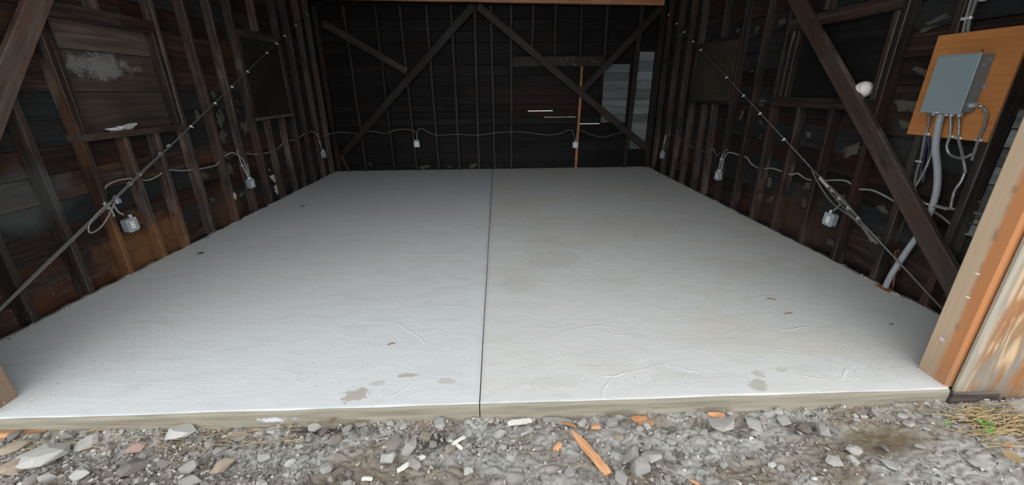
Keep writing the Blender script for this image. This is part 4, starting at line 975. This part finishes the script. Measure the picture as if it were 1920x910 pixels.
# ------------------------------------------------------------------ THINGS: timber scraps in the soil
def shard(name, p0, p1, w_, th, mat, label, cat, taper0=0.25, taper1=0.9, lift=0.012, group=None):
    p0 = Vector((p0[0], p0[1], ground_h(*p0)+lift)); p1 = Vector((p1[0], p1[1], ground_h(*p1)+lift))
    d = p1-p0; L = d.length; X = d.normalized(); Z = Vector((0, 0, 1)); Z = (Z-X*Z.dot(X)).normalized(); Y = Z.cross(X)
    bm = bmesh.new(); n = 9; rings = []; rr = random.Random(int(L*1e5))
    for i in range(n+1):
        f = i/n; k = taper0 + (1-taper0)*min(1, f/0.25) if f < 0.25 else 1 - (1-taper1)*max(0, (f-0.8)/0.2)
        hw, ht = w_/2*k*(1+rr.uniform(-.1, .1)), th/2*(0.6+0.4*k)
        o_ = rr.uniform(-.06, .06)*w_; b_ = 0.004*math.sin(PI*f)
        rings.append([bm.verts.new((L*f+rr.uniform(-.004, .004), o_+sy*hw, sz*ht+b_)) for sy, sz in ((-1, -1), (1, -1), (1, .8), (0.3, 1), (-1, .9))])
    for a, b in zip(rings, rings[1:]):
        for k in range(5): bm.faces.new((a[k], a[(k+1) % 5], b[(k+1) % 5], b[k]))
    bm.faces.new(list(reversed(rings[0]))); bm.faces.new(rings[-1])
    bmesh.ops.recalc_face_normals(bm, faces=bm.faces)
    Mx = Matrix((X, Y, Z)).transposed().to_4x4(); Mx.translation = p0
    return setp(link(name, bm_mesh(bm, name, mat), None, Mx), label, cat, group)
S = M['splinter']
shard('wood_splinter', (0.335, 1.525), (0.455, 1.285), 0.035, 0.016, S, 'long flat orange wood splinter lying on the soil below the joint', 'splinter', 0.15)
shard('wood_splinter', (0.232, 1.405), (0.268, 1.452), 0.024, 0.012, S, 'short orange wood chip left of the long splinter', 'splinter', 0.7)
shard('wood_splinter', (0.44, 1.555), (0.485, 1.548), 0.02, 0.012, S, 'tiny orange wood chip by the small stones at the slab edge', 'splinter', 0.8)
shard('wood_splinter', (0.285, 1.59), (0.36, 1.545), 0.012, 0.010, S, 'thin orange sliver lying along the grey stick', 'splinter', 0.3)
shard('wood_splinter', (0.80, 1.245), (0.87, 1.175), 0.010, 0.010, S, 'thin curved orange splinter at the bottom of the soil', 'splinter', 0.3)
shard('wood_splinter', (1.06, 1.598), (1.145, 1.598), 0.022, 0.014, S, 'orange wood block resting against the slab edge right of centre', 'splinter', 0.8)
shard('wood_splinter', (0.66, 1.60), (0.74, 1.592), 0.03, 0.014, S, 'upper ragged orange chip against the slab edge', 'splinter', 0.5)
shard('wood_splinter', (0.68, 1.578), (0.76, 1.566), 0.035, 0.012, S, 'lower ragged orange chip beside the slab edge', 'splinter', 0.4)
shard('wood_splinter', (-2.54, 1.615), (-2.28, 1.628), 0.022, 0.016, S, 'long orange splinter against the slab edge at far left', 'splinter', 0.2, 0.5)
shard('wood_splinter', (-2.60, 1.585), (-2.40, 1.60), 0.02, 0.014, S, 'orange splinter lying in front of the far left one', 'splinter', 0.4, 0.4)
shard('wood_splinter', (-1.65, 1.628), (-1.58, 1.632), 0.012, 0.010, S, 'reddish wood chip on the left at the slab edge', 'splinter', 0.5)
shard('wood_splinter', (-0.88, 1.612), (-0.85, 1.614), 0.010, 0.010, M['leaf_brown'], 'small brown chip stuck on the slab face', 'splinter', 0.5, 0.9, 0.05)
shard('grey_stick', (0.20, 1.612), (0.345, 1.585), 0.03, 0.022, M['grey_stick'], 'grey weathered stick lying along the slab edge near the joint', 'stick', 0.6)
shard('white_stick', (-0.475, 1.335), (-0.372, 1.412), 0.018, 0.014, M['white_stick'], 'long bleached white stick on the soil left of centre', 'stick', 0.8)
shard('white_stick', (-0.265, 1.50), (-0.20, 1.455), 0.015, 0.012, M['white_stick'], 'short pale stick crossing the dark damp soil', 'stick', 0.8)
shard('white_stick', (-0.25, 1.46), (-0.19, 1.51), 0.014, 0.012, M['white_stick'], 'second short pale stick crossing the first', 'stick', 0.8, 0.9, 0.02)
shard('white_stick', (-0.62, 1.30), (-0.58, 1.30), 0.013, 0.012, M['white_stick'], 'white chip on the brown soil left of centre', 'stick', 0.8)
shard('white_stick', (0.02, 1.585), (0.14, 1.60), 0.03, 0.014, M['white_stick'], 'flat white chip near the slab edge right of the joint', 'stick', 0.6)

# ------------------------------------------------------------------ THINGS: stones
def hull_mesh(seed, flat=0.6, mat='stone', npts=16, name='stone'):
    rr = random.Random(seed); bm = bmesh.new()
    for _ in range(npts):
        v = Vector((rr.gauss(0, 1), rr.gauss(0, 1), rr.gauss(0, 1))).normalized()*rr.uniform(0.8, 1.0)
        bm.verts.new((v.x*rr.uniform(.9, 1.1), v.y*0.75, v.z*flat))
    r = bmesh.ops.convex_hull(bm, input=bm.verts[:])
    bmesh.ops.delete(bm, geom=list({g for g in r['geom_interior'] + r['geom_unused'] if isinstance(g, bmesh.types.BMVert)}), context='VERTS')
    bmesh.ops.recalc_face_normals(bm, faces=bm.faces)
    return bm_mesh(bm, name, M[mat])
SM = {k: [hull_mesh(s*13+len(k), f, k) for s in range(9) for f in (0.45, 0.7)] for k in ('stone', 'stone_dark')}
SM['mud_flake'] = [hull_mesh(s*17+5, 0.16, 'mud_flake') for s in range(9)]
def put_stone(x, y, s, me, label, group=None, sink=0.35, tilt=0.5, cat='stone', name='stone', rz=None):
    zr = random.uniform(0, 2*PI) if rz is None else rz
    Mx = Matrix.Translation((x, y, ground_h(x, y) + s*0.45*(1-sink))) @ Matrix.Rotation(zr, 4, 'Z') @ Matrix.Rotation(random.uniform(-tilt, tilt), 4, 'X') @ Matrix.Diagonal((s, s, s, 1))
    return setp(link(name, me, None, Mx), label, cat, group)
big = [  # x, y, half-size, kind, flatness, label, rotation
    (-2.13, 1.475, 0.115, 'stone_pale', 0.35, 'largest pale concrete slab piece in the left rubble', 0.25),
    (-2.22, 1.435, 0.075, 'stone_tan', 0.5, 'brown rounded stone tucked under the pale slab piece', 0.3),
    (-2.33, 1.53, 0.06, 'stone_tan', 0.4, 'brown stone at the far left of the rubble', 0.8),
    (-2.02, 1.555, 0.06, 'stone_pale', 0.3, 'leaning pale concrete flake above the largest slab piece', 0.8),
    (-1.755, 1.515, 0.05, 'stone_pink', 0.35, 'pink triangular brick chip in the left rubble', 0.5),
    (-1.60, 1.585, 0.075, 'stone_pale', 0.35, 'crusty pale concrete lump near the slab edge on the left', 0.2),
    (-1.89, 1.38, 0.05, 'stone_pale', 0.5, 'pale concrete lump below the pink chip', 0.0),
    (-1.66, 1.38, 0.07, 'stone_dark', 0.5, 'big dark rock in the left rubble', 0.4),
    (-1.42, 1.39, 0.045, 'stone', 0.7, 'blocky grey stone right of the big dark rock', 0.4),
    (-1.30, 1.57, 0.055, 'stone', 0.4, 'grey flat stone near the slab edge left of the dark damp patch', 0.3),
    (-1.28, 1.395, 0.05, 'stone_tan', 0.6, 'rounded tan cobble in the left rubble', 0.5),
    (-0.98, 1.40, 0.03, 'stone_pale', 0.6, 'pale pebble left of the brown soil patch', 0.5),
    (-0.80, 1.36, 0.04, 'stone', 0.5, 'grey stone at the top of the brown soil patch', 1.2),
    (-0.53, 1.49, 0.06, 'stone', 0.3, 'flat upright grey shard, leftmost of the centre cluster', 1.2),
    (-0.45, 1.46, 0.055, 'stone', 0.5, 'tall grey chunk in the centre cluster', 1.4),
    (-0.53, 1.405, 0.045, 'stone', 0.7, 'angular grey chunk above the white stick', 0.4),
    (-0.41, 1.37, 0.045, 'stone', 0.6, 'square grey chunk right of the white stick', 0.1),
    (-0.16, 1.33, 0.035, 'stone_pale', 0.7, 'pale blocky stone alone at the bottom centre', 0.5),
    (-0.02, 1.53, 0.035, 'stone', 0.5, 'round grey pebble near the slab edge at the joint', 0.5),
    (0.545, 1.575, 0.05, 'stone', 0.5, 'grey stone by the slab edge right of the joint', 0.5),
    (0.62, 1.56, 0.045, 'stone_dark', 0.5, 'dark tilted stone by the orange chips', 0.9),
    (0.56, 1.48, 0.03, 'stone_tan', 0.5, 'tan pebble right of the long splinter', 0.3),
    (0.60, 1.31, 0.06, 'stone', 0.8, 'big upright grey chunk right of the long splinter', 0.2),
    (0.59, 1.38, 0.055, 'stone', 0.6, 'rough grey chunk behind the big upright one', 0.9),
    (0.68, 1.365, 0.06, 'mud_flake', 0.3, 'flat pale flake right of the grey chunks', 0.2),
    (1.09, 1.525, 0.085, 'mud_flake', 0.12, 'large smooth slurry flake on the grey mud', 0.15),
    (1.25, 1.53, 0.06, 'mud_flake', 0.12, 'second smooth slurry flake right of the largest', 0.4),
    (1.42, 1.54, 0.055, 'mud_flake', 0.14, 'pale triangular slurry flake near the damp hollow', 0.9),
    (1.17, 1.47, 0.035, 'stone_dark', 0.5, 'dark stone set in the mud below the slurry flakes', 0.3),
    (1.57, 1.475, 0.05, 'stone', 0.6, 'sharp grey stone at the rim of the damp hollow', 1.1),
    (1.50, 1.50, 0.04, 'stone_dark', 0.5, 'dark stone left of the damp hollow', 0.2),
    (1.63, 1.36, 0.045, 'stone', 0.4, 'grey stone below the damp hollow', 0.2),
    (2.03, 1.50, 0.035, 'mud_flake', 0.35, 'pale lump at the right rim of the damp hollow', 0.2),
    (1.20, 1.30, 0.025, 'stone_pale', 0.6, 'white chip in the mud below the slurry flakes', 0.2),
    (1.43, 1.60, 0.03, 'mud_flake', 0.8, 'little upright chip standing at the slab edge on the right', 0.2),
    (2.20, 1.53, 0.03, 'stone', 0.7, 'small grey stone in front of the plywood', 0.2)]
placed = []
for i, (x, y, s, k, f, lab, rz) in enumerate(big):
    put_stone(x, y, s, hull_mesh(500+i, f, k, 22), lab, None, 0.3, 0.22, 'stone', 'stone', rz); placed.append((x, y, s))
def density(x, y):
    d = 0.16
    if x < -0.85: d = 1.0
    if -0.85 <= x < -0.55 and y > 1.45: d = 0.7
    if -0.62 < x < 0.12 and y > 1.42: d = 0.85
    if -0.85 <= x < -0.45 and y <= 1.42: d = 0.15
    if 0.45 < x < 0.85 and y < 1.45: d = 0.55
    if x > 0.0 and y > 1.55: d = max(d, 0.4)
    return d
anchors = [(-2.13, 1.475, 'the largest pale slab piece'), (-2.40, 1.60, 'the far left orange splinter'), (-2.33, 1.53, 'the brown stone at far left'), (-1.755, 1.515, 'the pink brick chip'),
    (-1.60, 1.585, 'the crusty pale lump'), (-1.89, 1.38, 'the pale lump below the pink chip'), (-1.66, 1.38, 'the big dark rock'), (-1.42, 1.39, 'the blocky grey stone'), (-1.30, 1.57, 'the flat grey stone by the slab'),
    (-1.28, 1.395, 'the rounded tan cobble'), (-0.98, 1.40, 'the pale pebble by brown soil'), (-0.80, 1.36, 'the grey stone on brown soil'), (-0.53, 1.49, 'the upright grey shard'), (-0.42, 1.37, 'the long white stick'),
    (-0.23, 1.48, 'the two crossed pale sticks'), (-0.16, 1.33, 'the pale blocky stone alone'), (-0.02, 1.53, 'the round pebble below the joint'), (0.25, 1.43, 'the short orange wood chip'), (0.40, 1.40, 'the long orange splinter'),
    (0.27, 1.60, 'the grey stick at the slab'), (0.545, 1.575, 'the grey stone by the slab'), (0.60, 1.31, 'the big upright grey chunk'), (0.72, 1.57, 'the ragged orange chips'), (0.835, 1.21, 'the thin curved splinter'),
    (1.09, 1.525, 'the large slurry flake'), (1.10, 1.60, 'the orange block on the slab'), (1.42, 1.54, 'the triangular slurry flake'), (1.20, 1.30, 'the white chip in mud'), (1.57, 1.475, 'the sharp stone at the hollow'),
    (1.63, 1.36, 'the grey stone below the hollow'), (2.03, 1.50, 'the pale lump by the hollow'), (2.20, 1.53, 'the stone before the plywood'), (2.35, 1.44, 'the green weeds')]
zones = [(-9, -1.5, 'chunks in the far left rubble'), (-1.5, -0.75, 'chunks in the left rubble'), (-0.75, 0.15, 'stones on the centre soil'), (0.15, 0.95, 'stones around the splinters'), (0.95, 9, 'stones on the right mud')]
todo = []; cnt = 0; tries = 0
while cnt < 262 and tries < 12000:
    tries += 1
    y = random.uniform(1.17, 1.615); x = random.uniform(-2.62, 2.6)
    if abs(x) > 2.15 + (y-1.17)*1.05: continue
    if random.random() > density(x, y): continue
    s = random.choice((0.016, 0.02, 0.024, 0.028, 0.034, 0.042))*random.uniform(0.85, 1.15)
    kd = 'stone_dark' if random.random() < (0.40 if x < -0.9 else 0.25) else 'stone'
    if x > 0.8:
        s *= 0.8
        if random.random() < 0.6: kd = 'mud_flake'; s *= 1.25
    if any((x-a)**2+(y-b)**2 < (0.74*(s+c_))**2 for a, b, c_ in placed): continue
    placed.append((x, y, s)); cnt += 1
    ax, ay, an = min(anchors, key=lambda q: (q[0]-x)**2+(q[1]-y)**2)
    dx, dy = x-ax, y-ay
    di = ('right of' if dx > 0 else 'left of') if abs(dx) > abs(dy) else ('behind' if dy > 0 else 'in front of')
    what = ('small ' if s < 0.021 else 'large ' if s > 0.032 else 'medium ') + {'stone': 'grey stone', 'stone_dark': 'dark stone', 'mud_flake': 'pale flat flake'}[kd]
    todo.append([x, y, s, kd, what, di, an, math.hypot(dx, dy)])
ORD = ['nearest', 'second', 'third', 'fourth', 'fifth', 'sixth', 'seventh', 'eighth', 'ninth', 'tenth']
bykey = {}
for q in todo: bykey.setdefault((q[4], q[5], q[6]), []).append(q)
for (what, di, an), L_ in bykey.items():
    L_.sort(key=lambda q: q[7])
    for i, (x, y, s, kd, *_r) in enumerate(L_):
        lab = '%s%s %s %s' % ('' if len(L_) == 1 else ORD[i] + ' ', what, di, an)
        grp = next(g for za, zb, g in zones if za <= x < zb)
        put_stone(x, y, s, random.choice(SM[kd]), lab, grp, 0.35, 0.25 if kd == 'mud_flake' else 0.6)
# fine gravel, past counting
def gravel(name, n, smin, smax, mat, label, seed, dens):
    rr = random.Random(seed); protos = []
    for k in range(8):
        bm = bmesh.new()
        for _ in range(9):
            v = Vector((rr.gauss(0, 1), rr.gauss(0, 1), rr.gauss(0, 1))).normalized(); bm.verts.new((v.x*1.15, v.y*.75, v.z*.42))
        r = bmesh.ops.convex_hull(bm, input=bm.verts[:])
        bmesh.ops.recalc_face_normals(bm, faces=bm.faces)
        bm.verts.index_update()
        protos.append(([v.co.copy() for v in bm.verts], [[v.index for v in f.verts] for f in bm.faces])); bm.free()
    V, F = [], []; c_ = 0
    while c_ < n:
        x, y = rr.uniform(-2.7, 2.7), rr.uniform(1.1, 1.625)
        if rr.random() > dens(x, y): continue
        s = smin + (smax-smin)*rr.random()**2.2
        P_, Q = rr.choice(protos); R_ = Matrix.Rotation(rr.uniform(0, 6.28), 3, 'Z') @ Matrix.Rotation(rr.uniform(-.8, .8), 3, 'X')
        b0 = len(V); g = Vector((x, y, ground_h(x, y)+s*0.25))
        V += [tuple(g + R_ @ (p*s)) for p in P_]; F += [[b0+i for i in f] for f in Q]; c_ += 1
    me = bpy.data.meshes.new(name); me.from_pydata(V, [], F); me.materials.append(M[mat]); me.update()
    return setp(link(name, me), label, None, None, 'stuff')
t = NT('mixed_gravel'); w = t.world()
vc = t.n('ShaderNodeTexVoronoi'); t.l(w, vc.inputs['Vector']); vc.inputs['Scale'].default_value = 60
cs = t.n('ShaderNodeSeparateColor'); t.l(vc.outputs['Color'], cs.inputs[0])
c = t.ramp(cs.outputs[0], [(0, (0.09, 0.075, 0.06)), (0.35, (0.22, 0.195, 0.17)), (0.75, (0.38, 0.36, 0.33)), (1.0, (0.50, 0.48, 0.45))])
M['gravel'] = t.fin(c, 0.85, None, 0.2)
gravel('gravel', 10000, 0.003, 0.017, 'gravel', 'fine grey gravel and grit covering the soil', 3, lambda x, y: 0.0 if ((x-1.84)/0.24)**2+((y-1.42)/0.09)**2 < 1 else min(1, density(x, y)*0.9+(0.02 if -0.9 < x < -0.4 and y < 1.45 else 0.08)))

# crumbs of concrete left along the slab edges and against the studs
rr = random.Random(12); V, F = [], []
cube = [(-1, -1, -.6), (1, -1, -.5), (.9, 1, -.6), (-1, .8, -.6), (-.6, -.7, .6), (.7, -.6, .5), (.6, .7, .7), (-.7, .6, .4)]
for k in range(190):
    y = rr.uniform(2.0, 8.1); side = rr.random()
    x = XL + abs(rr.gauss(0, 0.03)) if side < 0.4 else XR - abs(rr.gauss(0, 0.035)) + 0.01
    if side > 0.9: x, y = rr.uniform(-3.1, 3.0), YB - abs(rr.gauss(0, 0.03))
    s_ = 0.003 + 0.009*rr.random()**2; b0 = len(V); Rz = Matrix.Rotation(rr.uniform(0, 6), 3, 'Z')
    V += [tuple(Vector((x, y, s_*0.1)) + Rz @ (Vector(p)*s_)) for p in cube]
    F += [[b0+i for i in f] for f in ((3, 2, 1, 0), (4, 5, 6, 7), (0, 1, 5, 4), (1, 2, 6, 5), (2, 3, 7, 6), (3, 0, 4, 7))]
me = bpy.data.meshes.new('concrete_crumb'); me.from_pydata(V, [], F); me.materials.append(M['gravel']); me.update()
setp(link('concrete_crumb', me, floor), None, None, None, 'stuff')

# ------------------------------------------------------------------ straw and weeds at the right
rr = random.Random(5); bm = bmesh.new()
for _ in range(240):
    x, y = rr.gauss(2.5, 0.14), rr.gauss(1.47, 0.07)
    if y > 1.61 or x < 2.15: continue
    L = rr.uniform(0.03, 0.10); a = rr.gauss(0.1, 0.6); z = ground_h(x, y)+rr.uniform(0.003, 0.02)
    bm_tube(bm, [Vector((x-L*math.cos(a), y-L*math.sin(a)*.5, z)), Vector((x, y, z+0.006)), Vector((x+L*math.cos(a), y+L*math.sin(a)*.5, z-.002))], 0.0016, 4)
setp(link('straw', bm_mesh(bm, 'straw', M['straw'])), 'dry straw scattered over the soil by the plywood', None, None, 'stuff')
rr = random.Random(8); bm = bmesh.new()
for _ in range(70):
    x, y = rr.uniform(-2.6, -1.0), rr.uniform(1.5, 1.62)
    L = rr.uniform(0.02, 0.06); a = rr.uniform(-0.8, 0.8); z = ground_h(x, y)+rr.uniform(0.006, 0.03)
    bm_tube(bm, [Vector((x-L*math.cos(a), y-L*math.sin(a)*.5, z)), Vector((x, y, z+0.008)), Vector((x+L*math.cos(a), y+L*math.sin(a)*.5, z))], 0.0013, 4)
setp(link('dry_grass', bm_mesh(bm, 'dry_grass', M['straw'])), 'thin dry grass stems caught in the left rubble', None, None, 'stuff')
def weed(x, y, n, L, label, seed):
    rr = random.Random(seed); z = ground_h(x, y)
    e = empty('weed', (x, y, z), label, 'weed')
    for k in range(n):
        a = 2*PI*k/n + rr.uniform(-.3, .3); l = L*rr.uniform(.7, 1.1); bm = bmesh.new(); rows = []
        for i in range(6):
            f = i/5; hw = 0.16*l*math.sin(PI*(0.08+0.9*f)); r_ = l*f
            cpt = Vector((r_*math.cos(a), r_*math.sin(a), 0.012+0.45*l*math.sin(PI*f*.7)))
            sd = Vector((-math.sin(a), math.cos(a), 0))*hw
            rows.append((bm.verts.new(cpt-sd), bm.verts.new(cpt+Vector((0, 0, -hw*.3))), bm.verts.new(cpt+sd)))
        for p, q in zip(rows, rows[1:]):
            for m_ in range(2): bm.faces.new((p[m_], p[m_+1], q[m_+1], q[m_]))
        link('leaf', bm_mesh(bm, 'leaf', M['weed'], True), e, Matrix.Translation((x, y, z)))
weed(2.36, 1.46, 5, 0.05, 'small green weed sprouting at the right edge of the soil', 1)
weed(2.33, 1.41, 4, 0.045, 'lower green weed sprouting nearer the camera at right', 2)
weed(2.20, 1.475, 4, 0.03, 'tiny green weed in front of the plywood', 3)
